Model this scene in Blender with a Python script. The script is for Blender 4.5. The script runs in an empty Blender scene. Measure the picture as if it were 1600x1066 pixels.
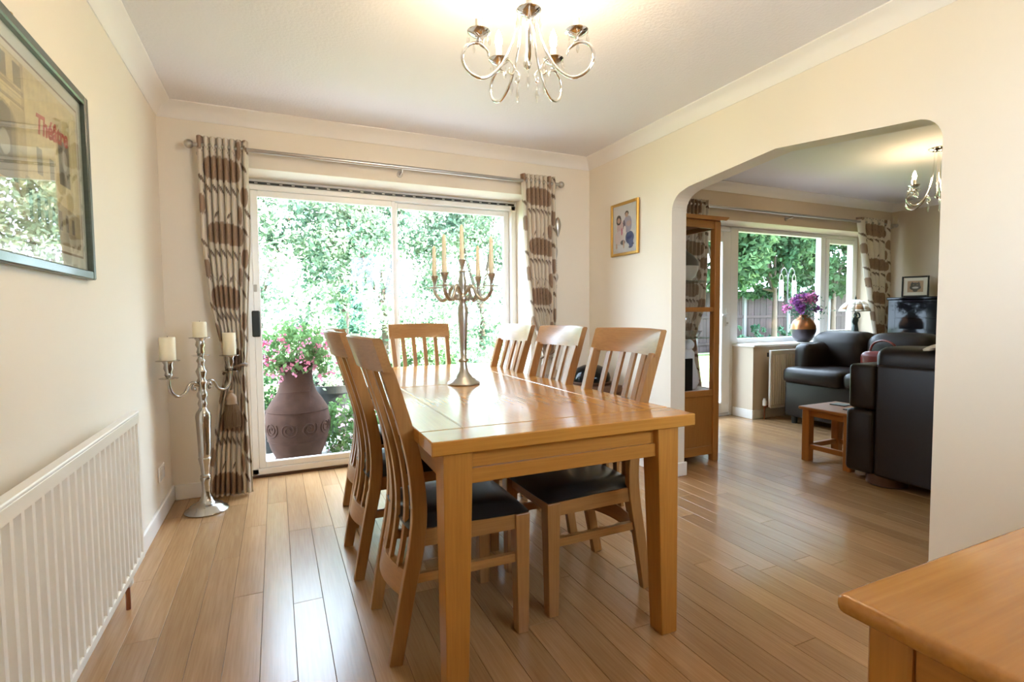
import bpy, bmesh, math, random
import numpy as np
from mathutils import Matrix, Vector
random.seed(7); rng = np.random.default_rng(7)
PI = math.pi
C = bpy.context.scene.collection
sc = bpy.context.scene

# ------------------------------------------------------------------ camera, sky, sun, exposure
def cam_axes(yaw, pitch, roll):
    f = Vector((math.sin(yaw) * math.cos(pitch), math.cos(yaw) * math.cos(pitch), math.sin(pitch)))
    r = Vector((math.cos(yaw), -math.sin(yaw), 0)); u = r.cross(f)
    c, s = math.cos(roll), math.sin(roll)
    return c * r + s * u, -s * r + c * u, f
cam = bpy.data.cameras.new('camera'); cam_o = bpy.data.objects.new('camera', cam); C.objects.link(cam_o)
cam.sensor_fit = 'HORIZONTAL'; cam.sensor_width = 36.0; cam.lens = 804.72 * 36 / 1600; cam.clip_start = 0.02
_r, _u, _f = cam_axes(math.radians(24.6055), math.radians(-3.0061), math.radians(-0.5153))
cam_o.matrix_world = Matrix(((_r.x, _u.x, -_f.x, 0.61), (_r.y, _u.y, -_f.y, -3.7045), (_r.z, _u.z, -_f.z, 1.127), (0, 0, 0, 1)))
sc.camera = cam_o

W = bpy.data.worlds.new('sky'); sc.world = W; W.use_nodes = True
bg = W.node_tree.nodes['Background']; bg.inputs[0].default_value = (0.64, 0.81, 1.0, 1); bg.inputs[1].default_value = 6.0
sun = bpy.data.lights.new('sun', 'SUN'); sun.energy = 20.0; sun.angle = 0.02; sun.color = (1, 0.95, 0.85)
sun_o = bpy.data.objects.new('sun', sun); C.objects.link(sun_o)
sun_o.rotation_euler = Vector((0.85, -0.28, 0.60)).to_track_quat('Z', 'Y').to_euler()
BULB = 100.0
vs = sc.view_settings
vs.view_transform = 'Standard'; vs.look = 'None'; vs.exposure = 1.9; vs.gamma = 1.0; vs.use_curve_mapping = False
try:
    sc.cycles.caustics_reflective = False; sc.cycles.caustics_refractive = False
    sc.cycles.max_bounces = 14; sc.cycles.diffuse_bounces = 7; sc.cycles.glossy_bounces = 5; sc.cycles.transparent_max_bounces = 16
    sc.cycles.sample_clamp_indirect = 8.0
except Exception:
    pass

# ------------------------------------------------------------------ mesh helpers
class G:
    def __init__(s): s.v = []; s.f = []
    def add(s, vs_, fs):
        n = len(s.v); s.v += [tuple(p) for p in vs_]; s.f += [tuple(i + n for i in f) for f in fs]; return s
    def box(s, x0, x1, y0, y1, z0, z1, ch=0.0):
        X, Y, Z = (x0, x1), (y0, y1), (z0, z1)
        if ch <= 0:
            vv = [(X[i], Y[j], Z[k]) for i in (0, 1) for j in (0, 1) for k in (0, 1)]
            return s.add(vv, [(0, 1, 3, 2), (4, 6, 7, 5), (0, 4, 5, 1), (2, 3, 7, 6), (0, 2, 6, 4), (1, 5, 7, 3)])
        idx = {}; vv = []
        for i in (0, 1):
            for j in (0, 1):
                for k in (0, 1):
                    sx, sy, sz = (1, -1)[i] * ch, (1, -1)[j] * ch, (1, -1)[k] * ch
                    for a, p in enumerate(((X[i], Y[j] + sy, Z[k] + sz), (X[i] + sx, Y[j], Z[k] + sz), (X[i] + sx, Y[j] + sy, Z[k]))):
                        idx[(i, j, k, a)] = len(vv); vv.append(p)
        F = []
        def q(*ks): F.append(tuple(idx[k] for k in ks))
        for i in (0, 1):
            a = [(i, 0, 0, 0), (i, 1, 0, 0), (i, 1, 1, 0), (i, 0, 1, 0)]; q(*(a if i else a[::-1]))
            a = [(0, i, 0, 1), (0, i, 1, 1), (1, i, 1, 1), (1, i, 0, 1)]; q(*(a if i else a[::-1]))
            a = [(0, 0, i, 2), (1, 0, i, 2), (1, 1, i, 2), (0, 1, i, 2)]; q(*(a if i else a[::-1]))
        def sgn(*b): return sum(b) % 2
        for a in (0, 1):
            for b in (0, 1):
                e = [(a, b, 0, 0), (a, b, 0, 1), (a, b, 1, 1), (a, b, 1, 0)]; q(*(e if sgn(a, b) else e[::-1]))
                e = [(a, 0, b, 2), (a, 0, b, 0), (a, 1, b, 0), (a, 1, b, 2)]; q(*(e if sgn(a, b) else e[::-1]))
                e = [(0, a, b, 1), (0, a, b, 2), (1, a, b, 2), (1, a, b, 1)]; q(*(e if sgn(a, b) else e[::-1]))
        for i in (0, 1):
            for j in (0, 1):
                for k in (0, 1):
                    e = [(i, j, k, 0), (i, j, k, 1), (i, j, k, 2)]; q(*(e if sgn(i, j, k) else e[::-1]))
        return s.add(vv, F)
    def tube(s, pts, r, n=8, cap=True, closed=False):
        P = [Vector(p) for p in pts]; m = len(P)
        R = [r] * m if not isinstance(r, (list, tuple)) else r
        vv = []; prev = None
        for i, p in enumerate(P):
            if closed: t = P[(i + 1) % m] - P[i - 1]
            else: t = P[min(i + 1, m - 1)] - P[max(i - 1, 0)]
            t.normalize()
            if prev is None:
                a = Vector((0, 0, 1)) if abs(t.z) < 0.9 else Vector((1, 0, 0))
                nrm = t.cross(a).normalized()
            else:
                nrm = (prev - t * prev.dot(t)).normalized()
            prev = nrm; b = t.cross(nrm)
            for k in range(n):
                a = 2 * PI * k / n; vv.append(p + (nrm * math.cos(a) + b * math.sin(a)) * R[i])
        F = []
        for i in range(m if closed else m - 1):
            j = (i + 1) % m
            for k in range(n): F.append((i * n + k, i * n + (k + 1) % n, j * n + (k + 1) % n, j * n + k))
        if cap and not closed: F.append(tuple(range(n))[::-1]); F.append(tuple((m - 1) * n + k for k in range(n)))
        return s.add(vv, F)
    def lathe(s, prof, n=24, c=(0, 0, 0), cap=True, flute=None):
        vv = []; m = len(prof)
        for (r, z) in prof:
            for k in range(n):
                a = 2 * PI * k / n; rr = r * (1 + (flute * (k % 2) if flute else 0)); vv.append((c[0] + rr * math.cos(a), c[1] + rr * math.sin(a), c[2] + z))
        F = []
        for i in range(m - 1):
            for k in range(n): F.append((i * n + k, i * n + (k + 1) % n, (i + 1) * n + (k + 1) % n, (i + 1) * n + k))
        if cap: F.append(tuple(range(n))[::-1]); F.append(tuple((m - 1) * n + k for k in range(n)))
        return s.add(vv, F)
    def prism(s, poly, axis, a0, a1):
        def P(p, a): return {'x': (a, p[0], p[1]), 'y': (p[0], a, p[1]), 'z': (p[0], p[1], a)}[axis]
        n = len(poly); vv = [P(p, a0) for p in poly] + [P(p, a1) for p in poly]
        F = [(i, (i + 1) % n, n + (i + 1) % n, n + i) for i in range(n)] + [tuple(range(n))[::-1], tuple(range(n, 2 * n))]
        return s.add(vv, F)
    def strip(s, path, wy, d):
        # rectangular bar swept in the xz plane: path of (x, y, z), wy width along y, d thickness; either may be a list
        m = len(path); vv = []
        WY = wy if isinstance(wy, (list, tuple)) else [wy] * m; D = d if isinstance(d, (list, tuple)) else [d] * m
        for i, p in enumerate(path):
            a = path[max(i - 1, 0)]; b = path[min(i + 1, m - 1)]
            t = Vector((b[0] - a[0], 0, b[2] - a[2])).normalized(); nn = Vector((t.z, 0, -t.x))
            for (u, w) in ((-1, -1), (-1, 1), (1, 1), (1, -1)):
                vv.append((p[0] + nn.x * u * D[i] / 2, p[1] + w * WY[i] / 2, p[2] + nn.z * u * D[i] / 2))
        F = []
        for i in range(m - 1):
            for k in range(4): F.append((i * 4 + k, i * 4 + (k + 1) % 4, i * 4 + 4 + (k + 1) % 4, i * 4 + 4 + k))
        F += [(3, 2, 1, 0), tuple((m - 1) * 4 + k for k in range(4))]
        return s.add(vv, F)
    def grid(s, P, nu, nv):
        return s.add(P, [(j * nu + i, j * nu + i + 1, (j + 1) * nu + i + 1, (j + 1) * nu + i) for j in range(nv - 1) for i in range(nu - 1)])
    def rbox(s, x0, x1, y0, y1, z0, z1, r, seg=3, puff=0.0):
        bm = bmesh.new(); bmesh.ops.create_cube(bm, size=1.0)
        for v in bm.verts: v.co = ((x0 + x1) / 2 + v.co.x * (x1 - x0), (y0 + y1) / 2 + v.co.y * (y1 - y0), (z0 + z1) / 2 + v.co.z * (z1 - z0))
        bmesh.ops.bevel(bm, geom=bm.edges[:], offset=r, segments=seg, profile=0.5, affect='EDGES')
        if puff:
            bmesh.ops.subdivide_edges(bm, edges=[e for e in bm.edges if e.calc_length() > 2.5 * r], cuts=4, use_grid_fill=True)
            cx, cy, cz = (x0 + x1) / 2, (y0 + y1) / 2, (z0 + z1) / 2
            for v in bm.verts:
                a = (v.co.x - cx) / (x1 - x0) * 2; b = (v.co.y - cy) / (y1 - y0) * 2; c = (v.co.z - cz) / (z1 - z0) * 2
                v.co.x += puff * a * (1 - b * b) * (1 - c * c); v.co.y += puff * b * (1 - a * a) * (1 - c * c); v.co.z += puff * c * (1 - a * a) * (1 - b * b)
        bm.verts.index_update()
        s.add([v.co[:] for v in bm.verts], [[v.index for v in f.verts] for f in bm.faces]); bm.free(); return s
    def ball(s, c, r, n=12, m=8, sq=(1, 1, 1)):
        prof = []
        for i in range(m + 1):
            a = -PI / 2 + PI * i / m; prof.append((max(r * math.cos(a), 1e-4), r * math.sin(a)))
        g = G().lathe(prof, n); return s.add([(c[0] + p[0] * sq[0], c[1] + p[1] * sq[1], c[2] + p[2] * sq[2]) for p in g.v], g.f)
    def xf(s, M):
        s.v = [tuple(M @ Vector(p)) for p in s.v]; return s
    def build(s, name, mat, parent=None, smooth=None, cols=None):
        me = bpy.data.meshes.new(name); me.from_pydata(s.v, [], s.f); me.update()
        if mat is not None: me.materials.append(mat)
        if smooth is not None:
            me.polygons.foreach_set('use_smooth', [True] * len(me.polygons)); me.set_sharp_from_angle(angle=math.radians(smooth))
        if cols is not None:
            a = me.color_attributes.new('paint', 'FLOAT_COLOR', 'POINT')
            cc = np.ones((len(s.v), 4), np.float32); cc[:, :3] = cols; a.data.foreach_set('color', cc.ravel())
        o = bpy.data.objects.new(name, me); C.objects.link(o)
        if parent is not None: o.parent = parent
        return o

def tag(o, label=None, cat=None, group=None, kind=None):
    if label: o['label'] = label
    if cat: o['category'] = cat
    if group: o['group'] = group
    if kind: o['kind'] = kind
    return o
def thing(name, label, cat, loc=(0, 0, 0), rz=0.0, group=None, kind=None):
    o = bpy.data.objects.new(name, None); C.objects.link(o); o.empty_display_size = 0.1
    o.location = loc; o.rotation_euler = (0, 0, rz); return tag(o, label, cat, group, kind)
def copy_tree(o, parent=None):
    c = o.copy(); C.objects.link(c); c.parent = parent
    for ch in list(o.children): copy_tree(ch, c)
    return c
def struct(name, g, mat, parent=None, smooth=None, label=None):
    o = g.build(name, mat, parent, smooth)
    if parent is None: o['kind'] = 'structure'
    if label: o['label'] = label
    return o
def smoothpath(P, n=8):
    P = [np.array(p, float) for p in P]; out = []
    for i in range(len(P) - 1):
        p0 = P[max(i - 1, 0)]; p1 = P[i]; p2 = P[i + 1]; p3 = P[min(i + 2, len(P) - 1)]
        for k in range(n):
            t = k / n; out.append(tuple(0.5 * ((2 * p1) + (-p0 + p2) * t + (2 * p0 - 5 * p1 + 4 * p2 - p3) * t * t + (-p0 + 3 * p1 - 3 * p2 + p3) * t ** 3)))
    out.append(tuple(P[-1])); return out

# ------------------------------------------------------------------ materials
def nmat(name):
    m = bpy.data.materials.new(name); m.use_nodes = True
    return m, m.node_tree.nodes, m.node_tree.links, m.node_tree.nodes['Principled BSDF']
def plain(name, col, rough=0.5, metal=0.0, coat=0.0, bump=0.0, bscale=60, var=0.0, spec=0.5, sheen=0.0):
    m, N, L, P = nmat(name)
    P.inputs['Base Color'].default_value = (*col, 1); P.inputs['Roughness'].default_value = rough; P.inputs['Metallic'].default_value = metal
    P.inputs['Coat Weight'].default_value = coat; P.inputs['Specular IOR Level'].default_value = spec
    if sheen: P.inputs['Sheen Weight'].default_value = sheen
    if bump or var:
        tc = N.new('ShaderNodeTexCoord'); no = N.new('ShaderNodeTexNoise'); no.inputs['Scale'].default_value = bscale; no.inputs['Detail'].default_value = 4
        L.new(tc.outputs['Object'], no.inputs['Vector'])
        if bump:
            b = N.new('ShaderNodeBump'); b.inputs['Strength'].default_value = bump; b.inputs['Distance'].default_value = 0.004
            L.new(no.outputs['Fac'], b.inputs['Height']); L.new(b.outputs['Normal'], P.inputs['Normal'])
        if var:
            mx = N.new('ShaderNodeMix'); mx.data_type = 'RGBA'; mx.inputs['A'].default_value = (*[c * (1 - var) for c in col], 1); mx.inputs['B'].default_value = (*[min(1, c * (1 + var)) for c in col], 1)
            L.new(no.outputs['Fac'], mx.inputs['Factor']); L.new(mx.outputs['Result'], P.inputs['Base Color'])
    return m
def wood(name, dark, light, axis='z', rough=0.35, coat=0.0, coat_rough=0.1, randv=0.25, scale=1.0, sat=1.0):
    m, N, L, P = nmat(name)
    tc = N.new('ShaderNodeTexCoord'); oi = N.new('ShaderNodeObjectInfo')
    ad = N.new('ShaderNodeVectorMath'); ad.operation = 'MULTIPLY_ADD'; ad.inputs[1].default_value = (37, 53, 71)
    cb = N.new('ShaderNodeCombineXYZ')
    for i in range(3): L.new(oi.outputs['Random'], cb.inputs[i])
    L.new(cb.outputs[0], ad.inputs[0]); L.new(tc.outputs['Object'], ad.inputs[2])
    mp = N.new('ShaderNodeMapping'); k = {'x': 0, 'y': 1, 'z': 2}[axis]
    sv = [14 * scale] * 3; sv[k] = 0.9 * scale; mp.inputs['Scale'].default_value = sv
    L.new(ad.outputs[0], mp.inputs['Vector'])
    n1 = N.new('ShaderNodeTexNoise'); n1.inputs['Scale'].default_value = 1.0; n1.inputs['Detail'].default_value = 3; n1.inputs['Distortion'].default_value = 0.8
    L.new(mp.outputs[0], n1.inputs['Vector'])
    mp2 = N.new('ShaderNodeMapping'); sv = [150 * scale] * 3; sv[k] = 6 * scale; mp2.inputs['Scale'].default_value = sv
    L.new(ad.outputs[0], mp2.inputs['Vector'])
    n2 = N.new('ShaderNodeTexNoise'); n2.inputs['Scale'].default_value = 1.0; n2.inputs['Detail'].default_value = 2
    L.new(mp2.outputs[0], n2.inputs['Vector'])
    w = N.new('ShaderNodeMath'); w.operation = 'MULTIPLY'; w.inputs[1].default_value = 9.0; L.new(n1.outputs['Fac'], w.inputs[0])
    sn = N.new('ShaderNodeMath'); sn.operation = 'SINE'; L.new(w.outputs[0], sn.inputs[0])
    mr = N.new('ShaderNodeMapRange'); mr.inputs[1].default_value = -1; mr.inputs[2].default_value = 1; mr.inputs[3].default_value = 0.25; mr.inputs[4].default_value = 0.75
    L.new(sn.outputs[0], mr.inputs[0])
    a = N.new('ShaderNodeMath'); a.operation = 'MULTIPLY_ADD'; a.inputs[1].default_value = 0.55; L.new(n2.outputs['Fac'], a.inputs[0]); 
    h = N.new('ShaderNodeMath'); h.operation = 'MULTIPLY'; h.inputs[1].default_value = 0.5; L.new(mr.outputs[0], h.inputs[0]); L.new(h.outputs[0], a.inputs[2])
    cr = N.new('ShaderNodeMix'); cr.data_type = 'RGBA'; cr.inputs['A'].default_value = (*dark, 1); cr.inputs['B'].default_value = (*light, 1)
    L.new(a.outputs[0], cr.inputs['Factor'])
    hs = N.new('ShaderNodeHueSaturation'); hs.inputs['Saturation'].default_value = sat
    rv = N.new('ShaderNodeMapRange'); rv.inputs[3].default_value = 1 - randv; rv.inputs[4].default_value = 1 + randv; L.new(oi.outputs['Random'], rv.inputs[0]); L.new(rv.outputs[0], hs.inputs['Value'])
    L.new(cr.outputs['Result'], hs.inputs['Color']); L.new(hs.outputs[0], P.inputs['Base Color'])
    P.inputs['Roughness'].default_value = rough; P.inputs['Coat Weight'].default_value = coat; P.inputs['Coat Roughness'].default_value = coat_rough
    b = N.new('ShaderNodeBump'); b.inputs['Strength'].default_value = 0.08; b.inputs['Distance'].default_value = 0.002; L.new(n2.outputs['Fac'], b.inputs['Height']); L.new(b.outputs['Normal'], P.inputs['Normal'])
    return m
def glass(name, tint=(1, 1, 1), refl=1.0, base=0.05):
    m, N, L, P = nmat(name); N.remove(P); out = N['Material Output']
    lw = N.new('ShaderNodeLayerWeight'); lw.inputs[0].default_value = 0.5
    pw = N.new('ShaderNodeMath'); pw.operation = 'POWER'; pw.inputs[1].default_value = 5.0; L.new(lw.outputs['Facing'], pw.inputs[0])
    ma = N.new('ShaderNodeMath'); ma.operation = 'MULTIPLY_ADD'; ma.inputs[1].default_value = (1 - base) * refl; ma.inputs[2].default_value = base * refl; L.new(pw.outputs[0], ma.inputs[0])
    t = N.new('ShaderNodeBsdfTransparent'); t.inputs[0].default_value = (*tint, 1); g = N.new('ShaderNodeBsdfGlossy'); g.inputs['Roughness'].default_value = 0.0
    mx = N.new('ShaderNodeMixShader'); L.new(ma.outputs[0], mx.inputs[0]); L.new(t.outputs[0], mx.inputs[1]); L.new(g.outputs[0], mx.inputs[2]); L.new(mx.outputs[0], out.inputs[0])
    return m
def emit(name, col, s):
    m, N, L, P = nmat(name); P.inputs['Base Color'].default_value = (1, 1, 1, 1)
    P.inputs['Emission Color'].default_value = (*col, 1); P.inputs['Emission Strength'].default_value = s; return m
def leafmat(name, c1, c2, trans=0.35, nscale=1.6):
    m, N, L, P = nmat(name); N.remove(P); out = N['Material Output']
    ge = N.new('ShaderNodeNewGeometry'); cr = N.new('ShaderNodeMix'); cr.data_type = 'RGBA'
    cr.inputs['A'].default_value = (*c1, 1); cr.inputs['B'].default_value = (*c2, 1)
    tc = N.new('ShaderNodeTexCoord'); no = N.new('ShaderNodeTexNoise'); no.inputs['Scale'].default_value = nscale; no.inputs['Detail'].default_value = 3; L.new(tc.outputs['Object'], no.inputs['Vector'])
    mr = N.new('ShaderNodeMapRange'); mr.inputs[1].default_value = 0.36; mr.inputs[2].default_value = 0.56; mr.inputs[3].default_value = 0.0; mr.inputs[4].default_value = 0.75; L.new(no.outputs['Fac'], mr.inputs[0])
    ma = N.new('ShaderNodeMath'); ma.operation = 'MULTIPLY_ADD'; ma.inputs[1].default_value = 0.25; L.new(ge.outputs['Random Per Island'], ma.inputs[0]); L.new(mr.outputs[0], ma.inputs[2]); L.new(ma.outputs[0], cr.inputs['Factor'])
    d = N.new('ShaderNodeBsdfDiffuse'); t = N.new('ShaderNodeBsdfTranslucent'); L.new(cr.outputs['Result'], d.inputs[0]); L.new(cr.outputs['Result'], t.inputs[0])
    mx = N.new('ShaderNodeMixShader'); mx.inputs[0].default_value = trans; L.new(d.outputs[0], mx.inputs[1]); L.new(t.outputs[0], mx.inputs[2]); L.new(mx.outputs[0], out.inputs[0])
    return m
def painted(name, rough=0.8, trans=0.0, bump=0.0):
    m, N, L, P = nmat(name); a = N.new('ShaderNodeVertexColor'); a.layer_name = 'paint'
    L.new(a.outputs['Color'], P.inputs['Base Color']); P.inputs['Roughness'].default_value = rough
    if trans:
        out = N['Material Output']; t = N.new('ShaderNodeBsdfTranslucent'); L.new(a.outputs['Color'], t.inputs[0])
        mx = N.new('ShaderNodeMixShader'); mx.inputs[0].default_value = trans; L.new(P.outputs[0], mx.inputs[1]); L.new(t.outputs[0], mx.inputs[2]); L.new(mx.outputs[0], out.inputs[0])
    return m
M = {}
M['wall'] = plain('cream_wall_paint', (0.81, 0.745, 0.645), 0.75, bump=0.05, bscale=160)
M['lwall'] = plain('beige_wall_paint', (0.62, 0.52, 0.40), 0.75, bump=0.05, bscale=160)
M['ceil'] = plain('white_textured_ceiling', (0.80, 0.785, 0.81), 0.85, bump=0.5, bscale=70)
M['cove'] = plain('white_coving_paint', (0.84, 0.82, 0.80), 0.6)
M['gloss'] = plain('white_gloss_paint', (0.84, 0.82, 0.78), 0.3)
M['upvc'] = plain('white_upvc', (0.84, 0.84, 0.84), 0.25)
M['rad'] = plain('radiator_enamel', (0.84, 0.80, 0.72), 0.3)
M['sub'] = plain('dark_joint', (0.09, 0.05, 0.025), 0.9)
M['plank'] = wood('oak_floor_board', (0.26, 0.132, 0.053), (0.55, 0.335, 0.165), 'y', 0.26, 0.15, 0.15, 0.15)
for a_ in 'xyz':
    M['oak' + a_] = wood('honey_oak_' + a_, (0.31, 0.12, 0.021), (0.59, 0.275, 0.056), a_, 0.28, 0.25, 0.15, 0.06)
    M['dining_oak_' + a_] = wood('chair_oak_' + a_, (0.24, 0.105, 0.03), (0.49, 0.255, 0.085), a_, 0.30, 0.25, 0.15, 0.06)
    M['top' + a_] = wood('table_top_oak_' + a_, (0.33, 0.13, 0.021), (0.61, 0.29, 0.058), a_, 0.20, 0.22, 0.06, 0.07)
    M['cab' + a_] = wood('cabinet_oak_' + a_, (0.28, 0.105, 0.022), (0.48, 0.20, 0.05), a_, 0.35, 0.15, 0.15, 0.06)
M['brownwood'] = wood('dark_brown_wood', (0.05, 0.02, 0.01), (0.12, 0.05, 0.02), 'x', 0.4)
M['chrome'] = plain('polished_chrome', (0.85, 0.85, 0.86), 0.06, 1.0)
M['pewter'] = plain('satin_silver', (0.52, 0.50, 0.46), 0.28, 1.0)
M['silver'] = plain('polished_silver', (0.50, 0.48, 0.45), 0.16, 1.0)
M['steel'] = plain('brushed_steel', (0.48, 0.46, 0.43), 0.28, 1.0)
M['gold'] = plain('gilt_frame', (0.55, 0.33, 0.09), 0.35, 0.8)
M['candle'] = plain('ivory_wax', (0.80, 0.72, 0.52), 0.45)
M['tube'] = plain('candle_sleeve', (0.85, 0.83, 0.78), 0.5)
M['blackleather'] = plain('black_leather', (0.012, 0.012, 0.012), 0.30, bump=0.1, bscale=200)
M['sofa'] = plain('dark_brown_leather', (0.013, 0.008, 0.007), 0.42, bump=0.12, bscale=120, spec=0.35)
M['glass'] = glass('window_glass', base=0.022)
M['picglass'] = glass('picture_glass', base=0.06)
M['crystal'] = glass('crystal_glass', (0.97, 0.97, 0.97), 1.0, 0.22)
M['shelfglass'] = glass('shelf_glass', (0.82, 0.93, 0.88), 1.0, 0.08)
M['bulb'] = emit('lit_bulb', (1.0, 0.76, 0.48), BULB)
M['black'] = plain('black_plastic', (0.012, 0.014, 0.013), 0.35)
M['piano'] = plain('black_lacquer', (0.006, 0.006, 0.007), 0.06, spec=0.2)
M['ivory'] = plain('white_keys', (0.8, 0.8, 0.78), 0.25)
M['copper'] = plain('copper_pipe', (0.30, 0.12, 0.06), 0.35, 0.9)
M['fabric'] = painted('printed_curtain_fabric', 0.85, 0.18)
M['print'] = painted('printed_paper', 0.7)
M['lining'] = plain('cream_lining', (0.8, 0.78, 0.72), 0.9)
M['tassel'] = plain('bronze_tassel_thread', (0.16, 0.10, 0.055), 0.6)
M['mount'] = plain('pale_mount_card', (0.62, 0.66, 0.56), 0.8)
M['white'] = plain('white_ceramic', (0.82, 0.82, 0.84), 0.3)
M['greenframe'] = wood('grey_green_stained_frame', (0.05, 0.075, 0.06), (0.12, 0.15, 0.12), 'y', 0.3, 0.3)
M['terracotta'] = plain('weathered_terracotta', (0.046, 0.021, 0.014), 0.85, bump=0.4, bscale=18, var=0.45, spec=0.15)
M['paving'] = plain('pale_paving', (0.40, 0.39, 0.37), 0.85, bump=0.2, bscale=20, var=0.1)
M['lawn'] = plain('lawn_green', (0.13, 0.22, 0.06), 0.95, bump=0.6, bscale=60, var=0.4)
M['soil'] = plain('soil', (0.06, 0.04, 0.03), 0.95)
M['fence'] = wood('fence_brown', (0.026, 0.015, 0.014), (0.05, 0.029, 0.027), 'z', 0.8, randv=0.2)
M['concrete'] = plain('concrete_post', (0.16, 0.16, 0.165), 0.85, bump=0.2)
M['brick'] = plain('house_render', (0.5, 0.42, 0.36), 0.9)
M['bark'] = plain('tree_bark', (0.08, 0.055, 0.04), 0.9, bump=0.5, bscale=25)
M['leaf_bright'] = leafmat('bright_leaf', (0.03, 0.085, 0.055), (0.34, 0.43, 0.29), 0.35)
M['leaf_mid'] = leafmat('mid_leaf', (0.05, 0.12, 0.04), (0.16, 0.26, 0.10), 0.35)
M['leaf_cool'] = leafmat('cool_leaf', (0.04, 0.11, 0.075), (0.12, 0.22, 0.15), 0.3)
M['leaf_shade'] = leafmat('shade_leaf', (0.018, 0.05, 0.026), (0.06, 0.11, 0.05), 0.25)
M['leaf_dark'] = leafmat('dark_leaf', (0.02, 0.06, 0.025), (0.07, 0.14, 0.05), 0.25)
M['fuchsia'] = leafmat('pink_petal', (0.50, 0.03, 0.14), (0.75, 0.30, 0.42), 0.3)
M['palepink'] = leafmat('pale_pink_petal', (0.75, 0.35, 0.50), (0.9, 0.75, 0.8), 0.3)
M['purple'] = leafmat('purple_petal', (0.12, 0.03, 0.16), (0.34, 0.12, 0.36), 0.15)
M['pink'] = leafmat('dusky_pink_petal', (0.5, 0.12, 0.32), (0.66, 0.28, 0.46), 0.15)

# ------------------------------------------------------------------ the room shell
H = 2.40; WX = 3.03; WT = 0.124; YS = -3.95; LY = 0.12; LX = 7.45; CV = 0.084
subfl = G().box(-0.3, LX + 0.3, YS - 0.3, 0.45, -0.25, -0.0125)
floor = struct('floor', subfl, M['sub'], label='honey oak plank floor running through both rooms')
pw = 0.109; x = 0.095 - pw
rows = 0
while x < LX:
    xa, xb = max(x, 0.0), min(x + pw, LX); cx = (xa + xb) / 2
    if xb - xa > 0.01:
        if cx < WX + WT: y1 = 0.25 if 0.42 < xb and xa < 2.475 else 0.0
        else: y1 = 0.38 if 4.30 < xb and xa < 5.12 else LY
        y = YS - random.uniform(0, 0.9)
        while y < y1 - 0.02:
            Lp = random.choice((0.75, 0.95, 1.2, 1.45, 1.7)); ya, yb = max(y, YS), min(y + Lp, y1)
            if y1 - yb < 0.25: yb = y1
            if yb - ya > 0.05:
                w2 = (xb - xa) / 2 - 0.0006; l2 = (yb - ya) / 2 - 0.0006
                o = G().box(-w2, w2, -l2, l2, -0.012, 0, 0.0009).build('plank', M['plank'], floor)
                o.location = (cx, (ya + yb) / 2, 0)
            y = yb
    x += pw; rows += 1

struct('ceiling', G().box(0, WX, YS, 0, H, H + 0.05), M['ceil'], label='white textured ceiling of the dining room')
tag(G().box(WX + WT, LX, YS, LY, H, H + 0.05).build('ceiling', M['ceil']), 'white textured ceiling of the living room', None, None, 'structure')
struct('roof_slab', G().box(-0.3, LX + 0.3, YS - 1.05, 0.5, H + 0.055, 2.85), M['brick'])  # front eave lengthened to keep direct sun out of the added window
struct('wall_left', G().box(-0.3, 0, YS, 0.45, -0.01, H), M['wall'], label='cream painted left wall with radiator and framed print')
wf = G(); wf.box(-0.3, 1.65, YS - 0.3, YS, -0.01, H); wf.box(2.75, LX + 0.3, YS - 0.3, YS, -0.01, H); wf.box(1.65, 2.75, YS - 0.3, YS, -0.01, 1.22); wf.box(1.65, 2.75, YS - 0.3, YS, 2.1, H)  # opening cut for the added fill light window
struct('wall_front', wf, M['wall'], label='cream front wall behind the camera with an added fill light window above the sideboard')
DX0, DX1, DZ = 0.42, 2.475, 2.066
bw = G(); bw.box(0, DX0, 0, 0.42, -0.01, H); bw.box(DX1, WX + WT - 0.001, 0, 0.42, -0.01, H); bw.box(DX0, DX1, 0, 0.42, DZ, H)
struct('wall_back', bw, M['wall'], label='cream back wall around the sliding patio door')
arch = [(YS, 0), (-2.53, 0), (-2.53, 1.80)]
for k in range(1, 8):
    a = k / 8 * PI / 2; arch.append((-2.43 - 0.10 * math.cos(a), 1.80 + 0.105 * math.sin(a) + 0.004 * k / 8))
arch += [(-2.40, 1.912), (-1.775, 1.985), (-1.15, 1.93), (-1.125, 1.924)]
for k in range(1, 8):
    a = PI / 2 - k / 8 * PI / 2; arch.append((-1.117 + 0.12 * math.cos(a), 1.80 + 0.118 * math.sin(a)))
arch += [(-0.997, 1.80), (-0.997, 0), (-0.0005, 0), (-0.0005, H), (YS, H)]
struct('wall_right', G().prism(arch, 'x', WX, WX + WT), M['wall'], label='cream wall with a wide shallow arched opening')
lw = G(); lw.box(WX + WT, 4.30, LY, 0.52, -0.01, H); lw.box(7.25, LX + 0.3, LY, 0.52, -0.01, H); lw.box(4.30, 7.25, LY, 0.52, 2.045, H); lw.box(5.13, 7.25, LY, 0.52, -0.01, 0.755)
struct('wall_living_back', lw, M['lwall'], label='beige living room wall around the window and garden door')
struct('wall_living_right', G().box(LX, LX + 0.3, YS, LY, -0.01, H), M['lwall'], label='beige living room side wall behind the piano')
def cove(name, axis, a0, a1, wall, sgn, label):
    pr = [(0, 0), (CV, 0), (CV, 0.006), (0.076, 0.010), (0.052, 0.020), (0.032, 0.036), (0.018, 0.056), (0.010, 0.074), (0.005, CV), (0, CV)]
    poly = [(wall + sgn * d, H - h) for d, h in pr]
    struct(name, G().prism(poly, axis, a0, a1), M['cove'], smooth=40, label=label)
cove('trim_1', 'x', 0, WX, 0, -1, 'white curved coving above the patio door')
cove('trim_2', 'y', YS, 0, 0, 1, 'white curved coving along the left wall')
cove('trim_3', 'y', YS, 0, WX, -1, 'white curved coving above the arch')
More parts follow.
